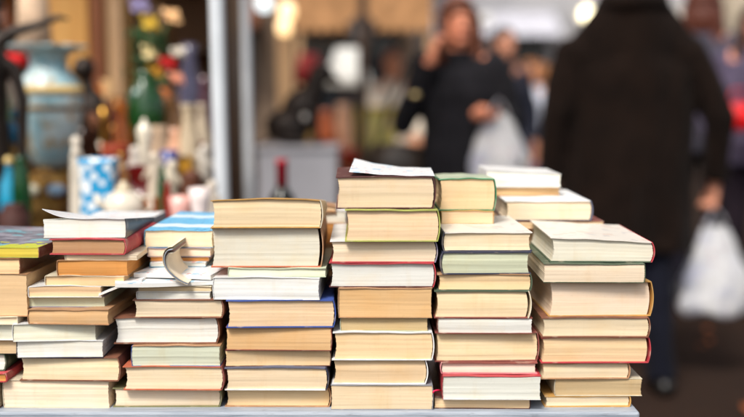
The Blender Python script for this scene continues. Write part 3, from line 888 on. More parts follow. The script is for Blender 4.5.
# green vase of artificial flowers
d = 2.8; k = 1 / PXM(d)
gv, _ = turned('green_vase', 'dark green glass vase holding yellow and red flowers', 'vase', 148, d, [(10, None), (13, 200), (12, 165), (17, 140), (20, 115), (18, 95), (11, 82), (9, 76), (11, 72)], M['tint'], S(20, 66, 26))
for (px, py, r_, c, lab) in ((150, 22, 11, S(206, 170, 50), 'yellow bloom'), (172, 16, 10, S(244, 196, 140), 'peach bloom'), (168, 62, 9, S(200, 22, 24), 'red bloom'),
                             (150, 52, 10, S(226, 206, 150), 'cream bloom'), (176, 78, 9, S(226, 150, 120), 'pink bloom'), (140, 6, 11, S(160, 150, 190), 'lilac bloom'), (155, 72, 9, S(220, 160, 40), 'orange bloom'), (178, 52, 8, S(226, 216, 200), 'white bloom')):
    m = MB(); rr = random.Random(px)
    for a in range(22):
        th = a * 2.4 + rr.uniform(-.3, .3); q = ((a + 1) / 22) ** .6 * r_ * k
        m.ell((math.cos(th) * q * .8, math.sin(th) * q * .5 - .2 * r_ * k, math.sin(th * 1.3 + a) * q * .55), (r_ * rr.uniform(.2, .42) * k, r_ * .07 * k, r_ * rr.uniform(.2, .36) * k),
              Euler((rr.uniform(-.9, .9), rr.uniform(-1.5, 1.5), rr.uniform(-1.2, 1.2))).to_matrix(), 8, 6)
    o = m.build('bloom', M['matte'], gv, color=c); o['label'] = lab; o.location = rel(gv, px, py, d)
    MB().tube([(0, 0, hz(85, d)), (rel(gv, px, py, d).x * .4, 0, rel(gv, px, py, d).z * .5 + hz(85, d) * .5), rel(gv, px, py, d)], .0025).build('stem', M['matte'], gv, color=S(46, 84, 30))
m = MB(); rr = random.Random(3)
for a in range(40):
    px, py = rr.uniform(126, 172), rr.uniform(30, 84); p = rel(gv, px, py, d, rr.uniform(-.04, .04))
    m.ell(p, (7 * k, 1.5 * k, 3.2 * k), Euler((rr.uniform(-1, 1), rr.uniform(-1.4, 1.4), rr.uniform(0, 3))).to_matrix(), 8, 5)
m.build('leaves', M['matte'], gv, color=S(34, 70, 30))['kind'] = 'stuff'
MB().ell((-6 * k, -15 * k, hz(93, d)), (3 * k, 2 * k, 4 * k)).build('painted_highlight', M['tint'], gv, color=S(190, 214, 210))  # pale blob painted as a highlight on the vase body

# white pieces around the green vase and shelves of figurines
CER = 'white and cream china crowding the antiques table'
turned('sugar_bowl', 'round white lidded sugar bowl before green vase', 'bowl', 146, 2.35, [(5, None), (5, 150), (7, 140), (8, 133), (7, 127), (2.5, 123), (2.5, 120), (1, 118)], M['tint'], S(226, 216, 196), CER)
turned('cream_pitcher', 'tall cream pitcher standing left of white tent pole', 'pitcher', 190, 2.5, [(9, None), (11, 170), (10, 140), (6, 118), (8, 106), (9, 104)], M['tint'], S(200, 180, 150), CER)
turned('white_vase', 'slender white vase with narrow neck near tent pole', 'vase', 203, 2.75, [(7, None), (9, 160), (10, 140), (5, 120), (4, 108), (6, 104)], M['tint'], S(190, 172, 146), CER)
turned('ivory_cup', 'ivory cup with flared lip close behind striped book', 'cup', 200, 1.99, [(6, None), (7, 225), (10, 200), (12, 188), (11, 188), (8, 205)], M['tint'], S(228, 214, 210), CER)
turned('pink_cup', 'small pale pink china cup left of ivory cup', 'cup', 180, 2.0, [(6, None), (8, 226), (10, 208), (11, 196), (9, 196), (7, 210)], M['tint'], S(222, 170, 160), CER)
turned('terracotta_pot', 'rust red terracotta pot behind turquoise vase', 'pot', 116, 2.5, [(9, None), (11, 180), (13, 150), (14, 144), (11, 144)], M['matte'], S(150, 54, 20))
turned('copper_pot', 'orange copper pot between doll and green vase', 'pot', 127, 2.6, [(10, None), (13, 190), (14, 168), (11, 158), (12, 154)], M['metal'], S(190, 100, 50))
turned('green_bottle', 'small green glass bottle among the white figurines', 'bottle', 163, 2.15, [(5, None), (6, 200), (5, 182), (2.5, 174), (2.5, 168), (3.5, 166)], M['greenglass'])
turned('red_candlestick', 'dark red candlestick beside small green bottle', 'candlestick', 168, 2.1, [(9, None), (8, 226), (3, 218), (4, 196), (2.5, 186), (5, 182)], M['tint'], S(150, 26, 18))
for i, (px, py, dd, c, lab) in enumerate(((172, 166, 2.2, (214, 202, 180), 'white lady figurine before small gilt frame'), (154, 158, 2.25, (206, 192, 172), 'beige dancer figurine left of gilt frame'),
                                          (212, 186, 2.15, (206, 194, 178), 'white child figurine at foot of tent pole'), (186, 190, 2.2, (214, 196, 170), 'cream shepherd figurine right of red candlestick'),
                                          (205, 150, 2.45, (196, 188, 176), 'grey cream figurine tucked behind tent pole'), (135, 152, 2.5, (214, 206, 196), 'pale seated figurine behind teapot'))):
    k = 1 / PXM(dd); g = thing('china_figurine', lab, 'figurine', px, dd, TZ, 'china figurines on the antiques table')
    m = MB(); sgn = 1 if i % 2 else -1
    m.ell(rel(g, px, py, dd), (5.5 * k, 5.5 * k, 6.5 * k)).cap(rel(g, px, py + 7, dd), rel(g, px + sgn, py + 24, dd), 5 * k, 6 * k)
    m.lathe([(14 * k, 0.004), (12 * k, .05), (6 * k, hz(py + 26, dd)), (4 * k, hz(py + 20, dd))], 20)
    m.cap(rel(g, px - 5 * sgn, py + 11, dd), rel(g, px - 11 * sgn, py + 20, dd), 2.4 * k, 2 * k).cap(rel(g, px + 5 * sgn, py + 11, dd), rel(g, px + 9 * sgn, py + 2, dd), 2.4 * k, 1.8 * k)
    m.remesh('figure', M['tint'], g, .003, 2, S(*c))
    MB().lathe([(15 * k, -0.0), (15 * k, .004), (13 * k, .0045)], 24).build('base', M['gilt'], g)
more = [
    ('decanter', 'amber glass decanter with stopper behind the red dish', 'decanter', 124, 2.75, [(8, None), (11, 170), (10, 130), (4, 118), (4, 108), (6, 104), (2, 98)], 'amber', None),
    ('candlestick', 'tall brass candlestick left of green vase', 'candlestick', 106, 2.9, [(11, None), (9, 205), (3, 190), (4, 150), (2.5, 120), (5, 108)], 'metal', (200, 150, 70)),
    ('wooden_box', 'small brown turned wooden box before cream pitcher', 'box', 192, 2.2, [(10, None), (11, 190), (10, 178), (11, 176), (3, 170)], 'matte', (92, 50, 30)),
    ('ochre_jug', 'ochre glazed jug right of the green vase', 'jug', 174, 2.9, [(8, None), (12, 150), (11, 120), (6, 104), (8, 98)], 'tint', (176, 120, 56)),
    ('slate_vase', 'tall slate blue vase close left of tent pole', 'vase', 192, 3.1, [(8, None), (11, 140), (12, 90), (6, 55), (8, 44)], 'tint', (74, 72, 96)),
    ('plum_vase', 'dark plum vase half hidden by tent pole', 'vase', 206, 3.1, [(8, None), (12, 150), (12, 110), (5, 84), (7, 76)], 'tint', (80, 46, 56)),
    ('russet_jar', 'russet jar at foot of the pale wooden post', 'jar', 110, 3.05, [(8, None), (12, 150), (12, 120), (7, 104), (8, 100)], 'tint', (150, 70, 36)),
    ('beige_urn', 'beige stoneware urn behind dancer figurine', 'urn', 160, 2.65, [(8, None), (13, 175), (15, 150), (9, 132), (11, 126)], 'matte', (188, 160, 132)),
    ('cream_bowl', 'cream footed bowl before rust red pot', 'bowl', 112, 2.3, [(8, None), (5, 190), (12, 172), (14, 164), (12, 164)], 'tint', (226, 208, 176)),
    ('blue_cup', 'cobalt blue cup left of gilt frame', 'cup', 170, 2.35, [(6, None), (8, 165), (9, 150), (8, 150)], 'tint', (50, 60, 130)),
    ('crimson_goblet', 'crimson glass goblet between pitcher and pole', 'goblet', 198, 2.6, [(8, None), (2, 190), (2, 168), (8, 158), (9, 142), (8, 142)], 'tint', (120, 20, 30)),
    ('honey_pot', 'golden honey pot behind the white teapot', 'pot', 120, 2.15, [(8, None), (10, 190), (9, 176), (10, 174), (2, 168)], 'tint', (206, 130, 50)),
    ('brass_bell', 'brass hand bell right of turquoise vase', 'bell', 122, 2.25, [(7, None), (6, 190), (4, 172), (1.5, 168), (1.5, 156), (2.5, 153)], 'metal', (210, 160, 80)),
    ('teal_bottle', 'teal bottle at far left behind statuette', 'bottle', -2, 2.5, [(8, None), (9, 150), (8, 130), (3, 118), (3, 104)], 'tint', (30, 110, 130)),
    ('gold_tin', 'round gold tin left of gilt urn base', 'tin', 6, 2.6, [(12, None), (12, 165), (13, 163), (13, 150), (2, 149)], 'metal', (214, 170, 80)),
    ('peach_vase', 'peach vase with lip right of beige urn', 'vase', 176, 2.5, [(7, None), (9, 170), (8, 148), (4, 134), (6, 128)], 'tint', (222, 168, 136)),
]
for (nm, lab, cat, px, dd, prof, mt, c) in more:
    turned(nm, lab, cat, px, dd, prof, M[mt], S(*c) if c else None)
ds_ = tag(empty('display_step', (Xp(130, 3.0, 200), 3.02, TZ + .0005)), 'low wooden display step along the back of antiques table', 'display step')
MB().box(-.42, .42, -.12, .30, .07, .09).build('tread', M['darkwood'], ds_, False)
MB().box(-.41, .41, -.10, -.085, 0, .0695).build('riser', M['darkwood'], ds_, False)
MB().box(-.41, .41, .27, .285, 0, .0695).build('riser', M['darkwood'], ds_, False)
WC = [('golden', (220, 160, 60), 'metal'), ('chestnut', (110, 52, 24), 'tint'), ('ivory', (224, 208, 180), 'tint'), ('rusty red', (150, 44, 24), 'tint'), ('bronze', (120, 84, 44), 'metal'),
      ('amber', (200, 110, 36), 'tint'), ('dark brown', (54, 32, 22), 'tint'), ('sandy', (200, 160, 110), 'matte'), ('coppery', (200, 110, 64), 'metal')]
KD = [('goblet', [(9, 0), (2.5, .10), (2.5, .38), (8, .55), (10, .85), (9, 1), (8, 1)]), ('ewer', [(8, 0), (4, .08), (11, .35), (10, .6), (4, .8), (7, 1)]),
      ('candlestick', [(10, 0), (8, .06), (3, .14), (5, .3), (2.5, .5), (4, .7), (2, .8), (5, 1)]), ('ginger jar', [(7, 0), (11, .3), (11, .6), (6, .78), (8, .8), (6, .92), (1.5, 1)])]
rr = random.Random(21); combos = [(a, b) for a in range(9) for b in range(4)]; rr.shuffle(combos)
for i in range(27):
    a, b = combos[i]; row = i % 2
    px = 60 + 5.4 * i + rr.uniform(-2, 2); dd = (2.93, 3.16)[row]
    top = rr.uniform(118, 160) if row == 0 else rr.uniform(78, 128)
    z0_ = TZ + .091; hh = Zp(top, dd) - z0_; kk = 1 / PXM(dd)
    e = tag(empty(KD[b][0].replace(' ', '_'), (Xp(px, dd, 150), dd, z0_)), f'{WC[a][0]} {KD[b][0]} on the display step behind the china', KD[b][0], 'warm coloured wares on the display step')
    MB().lathe([(q_[0] * kk * rr.uniform(.85, 1.15), q_[1] * hh) for q_ in KD[b][1]], 24).build('body', M[WC[a][2]], e, color=S(*WC[a][1]))
# small gilt frame
d = 2.4; k = 1 / PXM(d)
gf = thing('gilt_frame', 'small gilt picture frame standing among figurines', 'picture frame', 185, d)
zb = hz(178, d); zt_ = hz(156, d)
m = MB(); m.box(-9 * k, 9 * k, 0, .012, zb, zb + 3 * k).box(-9 * k, 9 * k, 0, .012, zt_ - 3 * k, zt_).box(-9 * k, -6 * k, .0, .012, zb + 3 * k, zt_ - 3 * k).box(6 * k, 9 * k, 0, .012, zb + 3 * k, zt_ - 3 * k)
m.build('frame', M['gilt'], gf, False)
MB().box(-6 * k, 6 * k, .004, .008, zb + 3 * k, zt_ - 3 * k).build('picture', M['matte'], gf, False, S(196, 140, 30))
MB().box(-.05, .05, -.02, .05, 0, zb - .001).build('box_stand', M['darkwood'], gf, False)

# dark red capped wine bottle
d = 2.6; k = 1 / PXM(d)
wb = thing('wine_bottle', 'dark wine bottle with red foil cap before white plinth', 'bottle', 282, d)
zs = hz(159, d)
MB().lathe([(.034, 0), (.037, .004), (.037, zs - .115), (.032, zs - .098), (.018, zs - .08), (.0145, zs - .070)], 32).build('body', M['darkglass'], wb)
MB().lathe([(.0146, zs - .0695), (.0150, zs - .012), (.0165, zs - .011), (.0165, zs - .002), (.013, zs)], 28).build('foil_cap', M['tint'], wb, color=S(190, 10, 44))

# gazebo: poles, plus an unseen canopy added to shade and warm the stall
gz = empty('market_gazebo', (-1.35, 3.3, 0)); tag(gz, 'white tent poles with unseen canopy added to shade the antiques stall', 'gazebo')
def pole(pxt, pxb, w, d):
    a = P(pxt, 0, d); b = P(pxb, 200, d); dr = (a - b) / (a.z - b.z)
    g = b - dr * b.z; t_ = b + dr * (3.0 - b.z)
    mm = MB().tube([g, t_], w / 2 / PXM(d), 8)
    mm.v = [p - gz.location for p in mm.v]; mm.build('pole', M['poleW'], gz, True, sharp_at=30)
    ff = MB().box(g.x - .05, g.x + .05, g.y - .05, g.y + .05, 0, .008); ff.v = [p - gz.location for p in ff.v]; ff.build('foot_plate', M['poleW'], gz, False)
    return t_
t1 = pole(216.5, 222, 15, 2.3); t2 = pole(245, 249.5, 9, 3.45)
for p in ((-2.6, 2.3), (-2.6, 4.4)):
    MB().tube([(p[0] + 1.35, p[1] - 3.3, 0), (p[0] + 1.35, p[1] - 3.3, 3.0)], .02, 8).build('pole', M['poleW'], gz)
m = MB(); c0, c1, c2, c3 = (-2.7 + 1.35, 2.2 - 3.3, 3.01), (-.26 + 1.35, 2.2 - 3.3, 3.01), (-.26 + 1.35, 4.5 - 3.3, 3.01), (-2.7 + 1.35, 4.5 - 3.3, 3.01); ap = (-.1, .05, 3.5)
up = [Vector(p) for p in (c0, c1, c2, c3, ap)]; dn = [p - Vector((0, 0, .006)) for p in up]
m.add(up + dn, [(0, 1, 4), (1, 2, 4), (2, 3, 4), (3, 0, 4), (5, 9, 6), (6, 9, 7), (7, 9, 8), (8, 9, 5), (0, 5, 6, 1), (1, 6, 7, 2), (2, 7, 8, 3), (3, 8, 5, 0)])
ct = NT('added_canvas'); ct.base((.80, .62, .40, 1)).set(Roughness=.9)  # tinted translucent cloth, picked to cast a warm glow on the stall
ctr = ct.n('ShaderNodeBsdfTranslucent'); ctr.inputs['Color'].default_value = (.90, .66, .40, 1)
cmx = ct.n('ShaderNodeMixShader'); cmx.inputs[0].default_value = .65
ct.l(ct.b.outputs[0], cmx.inputs[1]); ct.l(ctr.outputs[0], cmx.inputs[2]); ct.l(cmx.outputs[0], ct.t.nodes['Material Output'].inputs['Surface'])
m.build('canopy', ct.m, gz, False)

# wooden cupboard and post behind the antiques
d = 3.45
cb = tag(empty('wooden_cupboard', (Xp(78, d, 60), d, 0)), 'tall honey coloured wooden cupboard behind the blue urn', 'cupboard')
w0 = Xp(50, d, 60) - cb.location.x; w1 = Xp(104, d, 60) - cb.location.x
MB().box(w0, w1, 0, .4, .0, 2.0).build('body', M['orangewood'], cb, False)
MB().box(w0 + .03, w1 - .05, -.018, -.001, .12, 1.90).build('door', M['orangewood'], cb, False)
MB().box(w1 - .034, w1 + .006, -.03, -.001, 0.02, 1.98).build('stile', mat_wood('russet_wood', (.26, .08, .02, 1), (.18, .05, .015, 1)), cb, False)
MB().ell((w0 + .06, -.03, 1.0), (.012,) * 3).build('knob', M['gilt'], cb)
MB().box(w0 - .02, w1 + .02, -.03, .42, 2.002, 2.05).build('cornice', M['orangewood'], cb, False)
d = 3.4
wp = tag(empty('wooden_post', (Xp(115, d, 60), d, 0)), 'pale wooden post right of the honey coloured cupboard', 'post')
MB().box(-.022, .022, 0, .044, 0, 2.2).build('shaft', M['palewood'], wp, False)
MB().box(-.05, .05, -.03, .07, 0, .03).build('foot', M['palewood'], wp, False)

# shelf unit at the back of the stall, with its own wares
d = 4.1
shelfwood = mat_wood('amber_wood', (.30, .13, .04, 1), (.17, .07, .02, 1))
sh = tag(empty('shelf_unit', (-1.62, d, 0)), 'dark wooden shelf unit at back of antiques stall', 'shelf')
MB().box(-1.0, 1.02, .34, .36, 0, 2.1).build('back_panel', shelfwood, sh, False)
for zz_ in (.45, .78, 1.08, 1.36, 1.66): MB().box(-1.0, 1.02, 0, .338, zz_ - .02, zz_).build('shelf', M['darkwood'], sh, False)
for xx in (-1.022, 1.022): MB().box(xx - .02, xx + .02, 0, .36, 0, 2.12).build('side_panel', M['darkwood'], sh, False)
cols = [(60, 52, 70), (150, 110, 70), (120, 40, 30), (190, 176, 160), (70, 76, 110), (160, 90, 40), (90, 80, 60), (200, 190, 180), (140, 20, 24), (60, 90, 70)]
cn = ['dusky purple', 'tan', 'rust red', 'pale cream', 'slate blue', 'orange brown', 'olive brown', 'white', 'crimson', 'sea green']
kinds = [('jug', [(3, 0), (7, .04), (8, .10), (4, .16), (5, .20)]), ('bowl', [(4, 0), (4, .01), (9, .05), (11, .08), (10, .08), (5, .02)]), ('vase', [(5, 0), (8, .06), (9, .12), (4, .18), (6, .21)])]
n_ = 0
for zi, zn in ((.78, 'lower'), (1.08, 'middle'), (1.36, 'upper')):
    for xi in range(6):
        kd, pr = kinds[(n_ * 2 + xi) % 3]; c = cols[(n_ * 3) % 10]; cnn = cn[(n_ * 3) % 10]
        px_x = -1.62 - .86 + .31 * xi + rng.uniform(-.04, .04)
        e = tag(empty('shelf_' + kd, (px_x, d + .15, zi + .0005)), f'{cnn} {kd}, {ORD[xi]} from left on {zn} shelf behind antiques', kd, 'wares on the dark shelf unit')
        MB().lathe([(q[0] * .009, q[1]) for q in pr], 24).build('body', M['tint'], e, color=S(*c))
        n_ += 1

# ------------------------------------------------------------------ plinth with bronze dog
d = 3.8; k = 1 / PXM(d)
pl = tag(empty('white_plinth', (Xp(297, d, 170), d, 0)), 'grey white display plinth carrying the bronze dog', 'plinth')
zt_ = Zp(146, d)
MB().box(-39 * k, 39 * k, 0, .32, .04, zt_ - .015).build('body', mat_plain('plinth_paint', (.50, .50, .54, 1), .6, 0, .08, 6), pl, False)
MB().box(-41 * k, 41 * k, -.012, .332, zt_ - .0145, zt_).build('top_slab', mat_plain('plinth_top_paint', (.56, .56, .60, 1), .5, 0, .06, 6), pl, False)
MB().box(-37 * k, 37 * k, .02, .30, 0, .0395).build('foot', M['darkwood'], pl, False)
dg_ = tag(empty('dog_statue', (Xp(297, d, 146), d + .15, zt_ + .0005)), 'dark bronze statue of a seated dog on white plinth', 'statue')
def q(px, py, dy=0): return Vector(((px - 297) * k * 1.04, dy, (146 - py) * k * 1.10))
m = MB()
m.ell(q(285, 129), (24 * k, 15 * k, 19 * k)).ell(q(298, 113), (19 * k, 13 * k, 24 * k), Matrix.Rotation(.45, 3, 'Y')).ell(q(308, 103), (13 * k, 11 * k, 17 * k))
m.cap(q(310, 98), q(315, 84), 11 * k, 10 * k).ell(q(319, 79), (12 * k, 9.5 * k, 10 * k)).cap(q(324, 81), q(333, 86), 6 * k, 4 * k).cap(q(333, 86), q(336, 88), 3 * k, 2.2 * k)
m.ell(q(314, 84, -.03), (4 * k, 2 * k, 8 * k)).ell(q(314, 84, .03), (4 * k, 2 * k, 8 * k))
for s_ in (-1, 1):
    m.cap(q(309, 112, s_ * .026), q(312, 130, s_ * .026), 5.5 * k, 4 * k).cap(q(312, 130, s_ * .026), q(312, 142, s_ * .026), 4 * k, 3.6 * k).ell(q(315, 143.3, s_ * .026), (6 * k, 4 * k, 2.8 * k))
    m.ell(q(286, 132, s_ * .035), (13 * k, 6 * k, 12 * k)).cap(q(288, 142, s_ * .04), q(301, 143, s_ * .04), 4 * k, 3 * k)
m.cap(q(272, 138), q(262, 143, -.02), 4 * k, 2.4 * k)
m.remesh('body', M['bronze'], dg_, .004, 3)
MB().lathe([(.001, 0), (3.5 * k, .0), (3 * k, .004), (.001, .006)], 20).build('collar_medallion', M['tint'], dg_, color=S(226, 222, 214)).location = q(303, 120, -.052)
dg_.children[-1].rotation_euler = (R(90), 0, 0)

# ------------------------------------------------------------------ far stall behind the dog
d = 6.2
fst = tag(empty('far_stall_table', (Xp(365, d, 150), d, 0)), 'market stall table with cloth beyond the bronze dog', 'table')
MB().box(-.62, .34, -.05, .6, .70, .73).build('table_top', M['palewood'], fst, False)
MB().box(-.63, .35, -.062, -.052, .05, .7305).build('cloth', M['wool'], fst, False, S(96, 70, 56))
for xx in (-.58, .30):
    for yy in (0, .55): MB().box(xx - .02, xx + .02, yy - .02, yy + .02, 0, .6995).build('leg', M['palewood'], fst, False)
k = 1 / PXM(d)
pt = tag(empty('framed_painting', (Xp(376, d, 150), d + .1, .7305)), 'olive gold framed painting propped on far stall', 'painting')
ht = Zp(107, d) - .7305; 
m = MB(); m.box(-21 * k, 21 * k, 0, .03, 0, .03).box(-21 * k, 21 * k, 0, .03, ht - .03, ht).box(-21 * k, -21 * k + .03, 0, .03, .03, ht - .03).box(21 * k - .03, 21 * k, 0, .03, .03, ht - .03)
m.build('frame', M['tint'], pt, False, S(150, 128, 50))
MB().box(-21 * k + .03, 21 * k - .03, .01, .02, .03, ht - .03).build('canvas', mat_printed('landscape_canvas', (.30, .27, .09, 1), [(.20, .22, .06, 1), (.40, .30, .15, 1)], 9, .5), pt, False)
def far(name, label, cat, px, prof, mat, color, dd=6.25):
    e = tag(empty(name, (Xp(px, dd, 120), dd, .7305)), label, cat)
    MB().lathe([(max(.001, r_ / PXM(dd)), (Zp(py, dd) - .7305) if py is not None else 0) for (r_, py) in prof], 28).build('body', mat, e, color=color); return e
far('orange_jar', 'orange glazed jar just right of dog statue', 'jar', 326, [(6, None), (8, 150), (9, 128), (5, 114), (6, 110)], M['tint'], S(190, 96, 50), 6.2)
far('tan_jar', 'tan stoneware jar left of olive framed painting', 'jar', 343, [(6, None), (8, 150), (9, 125), (6, 108), (7, 104)], M['tint'], S(196, 150, 120), 6.25)
far('red_bowl', 'dark red bowl on far stall below painting', 'bowl', 350, [(6, None), (7, 164), (12, 152), (14, 148), (12, 148)], M['tint'], S(150, 40, 26), 6.16)
lp = tag(empty('table_lamp', (Xp(347, 6.6, 70), 6.6, .7305)), 'lit table lamp with pleated white shade', 'lamp')
kk = 1 / PXM(6.6); zl = lambda py: Zp(py, 6.6) - .7305
MB().lathe([(25 * kk, zl(86)), (22 * kk, zl(74)), (15 * kk, zl(60)), (11 * kk, zl(48))], 80, mod=lambda th, z: 1 + .03 * math.cos(26 * th)).build('shade', M['shade'], lp)
MB().lathe([(9 * kk, 0), (9 * kk, .02), (3 * kk, .05), (5 * kk, .14), (2 * kk, zl(95)), (2 * kk, zl(88))], 24).build('stand', M['tint'], lp, color=S(90, 60, 50))
rl = tag(empty('red_lampshade_lamp', (Xp(309, 6.5, 70), 6.5, .7305)), 'table lamp with dark red shade behind dog statue', 'lamp')
kk = 1 / PXM(6.5); zl = lambda py: Zp(py, 6.5) - .7305
MB().lathe([(16 * kk, zl(84)), (9 * kk, zl(54))], 36).build('shade', M['matte'], rl, color=S(130, 18, 16))
MB().lathe([(9 * kk, 0), (8 * kk, .03), (3 * kk, .06), (2 * kk, zl(84))], 24).build('stand', M['gilt'], rl)
d = 6.0
p3 = tag(empty('timber_post', (Xp(285, d, 80), d, 0)), 'tan timber stall post under the warm hanging lamps', 'post')
MB().box(-7.5 / PXM(d), 7.5 / PXM(d), 0, .09, 0, 2.5).build('shaft', M['palewood'], p3, False)
MB().box(-.09, .09, -.045, .135, 0, .05).build('foot', M['palewood'], p3, False)
# hanging lamps under a beam
d = 5.6
bm_ = tag(empty('lamp_beam', (-.75, d, 2.05)), 'dark overhead stall beam from which lamps hang', 'beam')
MB().box(-.9, .75, -.03, .03, 0, .06).build('bar', M['darkwood'], bm_, False)
for sx in (-.85, .70): MB().box(sx - .025, sx + .025, -.025, .025, -2.05, -.0005).build('upright', M['darkwood'], bm_, False)
def hang(label, px, py, rpx, hpx, mat, rz=1):
    p = P(px, py, d); e = tag(empty('hanging_lamp', (p.x, d, 2.0495)), label, 'lamp', 'lamps hanging in the stalls')
    k = 1 / PXM(d); z = p.z - 2.0495
    MB().lathe([(rpx * .5 * k, z - hpx * k), (rpx * .9 * k, z - hpx * .7 * k), (rpx * k, z), (rpx * .85 * k, z + hpx * .6 * k), (rpx * .35 * k, z + hpx * k)], 28).build('globe', mat, e)
    MB().tube([(0, 0, z + hpx * k), (0, 0, 0)], .006, 8).build('cord', M['matte'], e, color=S(40, 36, 34))
hang('upper warm hanging lamp above the timber post', 287, 11, 8, 9, M['warm'])
hang('lower warm hanging lamp against the timber post', 284, 27, 7, 8, M['warm'])
hang('cool white hanging lamp left of the warm lamps', 264, 3, 8, 8, M['cool'])

# tan awning of the far stall
d = 7.0
aw = tag(empty('tan_awning', (.05, d, 0)), 'tan canvas awning hanging over the far stall', 'awning')
a0 = Xp(296, d, 20); a1 = Xp(432, d, 20); zlo = Zp(32, d)
m = MB(); n = 24
for i in range(n):
    xa = a0 + (a1 - a0) * i / n - .05; xb = a0 + (a1 - a0) * (i + 1) / n - .05
    m.box(xa, xb, 0, .012, zlo + (.02 if i % 2 else 0), 1.98)
m.build('valance', M['wool'], aw, False, S(176, 132, 92))
mm = MB().add([(a0 - .05, 0.012, 1.95), (a1 - .05, .012, 1.95), (a1 - .05, 1.6, 2.4), (a0 - .05, 1.6, 2.4), (a0 - .05, .012, 1.96), (a1 - .05, .012, 1.96), (a1 - .05, 1.6, 2.41), (a0 - .05, 1.6, 2.41)],
              [(0, 1, 2, 3), (4, 7, 6, 5), (0, 4, 5, 1), (1, 5, 6, 2), (2, 6, 7, 3), (3, 7, 4, 0)])
mm.build('roof_cloth', M['wool'], aw, False, S(176, 132, 92))
hl = tag(empty('iron_lantern', P(362, 0, 6.93)), 'black iron lantern hanging before the tan awning', 'lantern')
kl = 1 / PXM(6.93); zr = lambda py: Zp(py, 6.93) - hl.location.z
MB().lathe([(10 * kl, zr(46)), (14 * kl, zr(43)), (15 * kl, zr(26)), (16 * kl, zr(25)), (6 * kl, zr(16)), (2 * kl, zr(12))], 8).build('frame', M['matte'], hl, False, S(40, 36, 36))
MB().box(-7 * kl, 7 * kl, -15.5 * kl, -13.8 * kl, zr(41), zr(28)).build('pane', M['tint'], hl, False, S(96, 92, 92))
MB().tube([(0, 0, zr(12)), (0, 0, .12)], .006, 8).build('chain', M['matte'], hl, color=S(40, 36, 36))
for xx in (a0 - .05 + .02, a1 - .05 - .02): MB().box(xx - .02, xx + .02, .014, .054, 0, 1.95).build('pole', M['palewood'], aw, False)

# ------------------------------------------------------------------ people
def basis(dr, nrm):
    a = Vector(dr).normalized(); n = Vector(nrm); n = (n - a * n.dot(a)).normalized(); s = a.cross(n)
    return a, n, s
def hand(m, wrist, dr, nrm, side, curl=.35, k=1.0):
    """nrm = the way the palm faces; side = +1/-1 where the thumb sits along a x n"""
    a, n, s = basis(dr, nrm); w = Vector(wrist)
    rot = Matrix((a, s, n)).transposed()
    m.ell(w + a * .048 * k, (.050 * k, .042 * k, .016 * k), rot, 14, 8)
    m.cap(w, w + a * .03 * k, .026 * k, .024 * k)
    for i, (o, ln) in enumerate(((.033, .070), (.011, .080), (-.011, .075), (-.033, .058))):
        p = w + a * .082 * k + s * o * side * k; dirv = (a + s * o * side * 3.0).normalized(); ang = 0
        for j in range(3):
            ang = curl * (1.0 + .45 * j) * (1 + .12 * i)
            axis = dirv.cross(n)
            dirv = (dirv * math.cos(ang) + n * math.sin(ang)).normalized()
            q_ = p + dirv * ln * k * (.42, .33, .27)[j]
            m.cap(p, q_, .0095 * k - .0008 * j, .0090 * k - .0008 * j); p = q_
            n = (n - dirv * n.dot(dirv)).normalized()
        a, n, s = basis(dr, nrm)
    p = w + a * .022 * k + s * .036 * side * k
    q1 = p + (a * .55 + s * .75 * side + n * .25).normalized() * .038 * k; q2 = q1 + (a * .85 + s * .3 * side + n * .4).normalized() * .030 * k
    m.cap(p, q1, .0125 * k, .0105 * k); m.cap(q1, q2, .0105 * k, .009 * k)

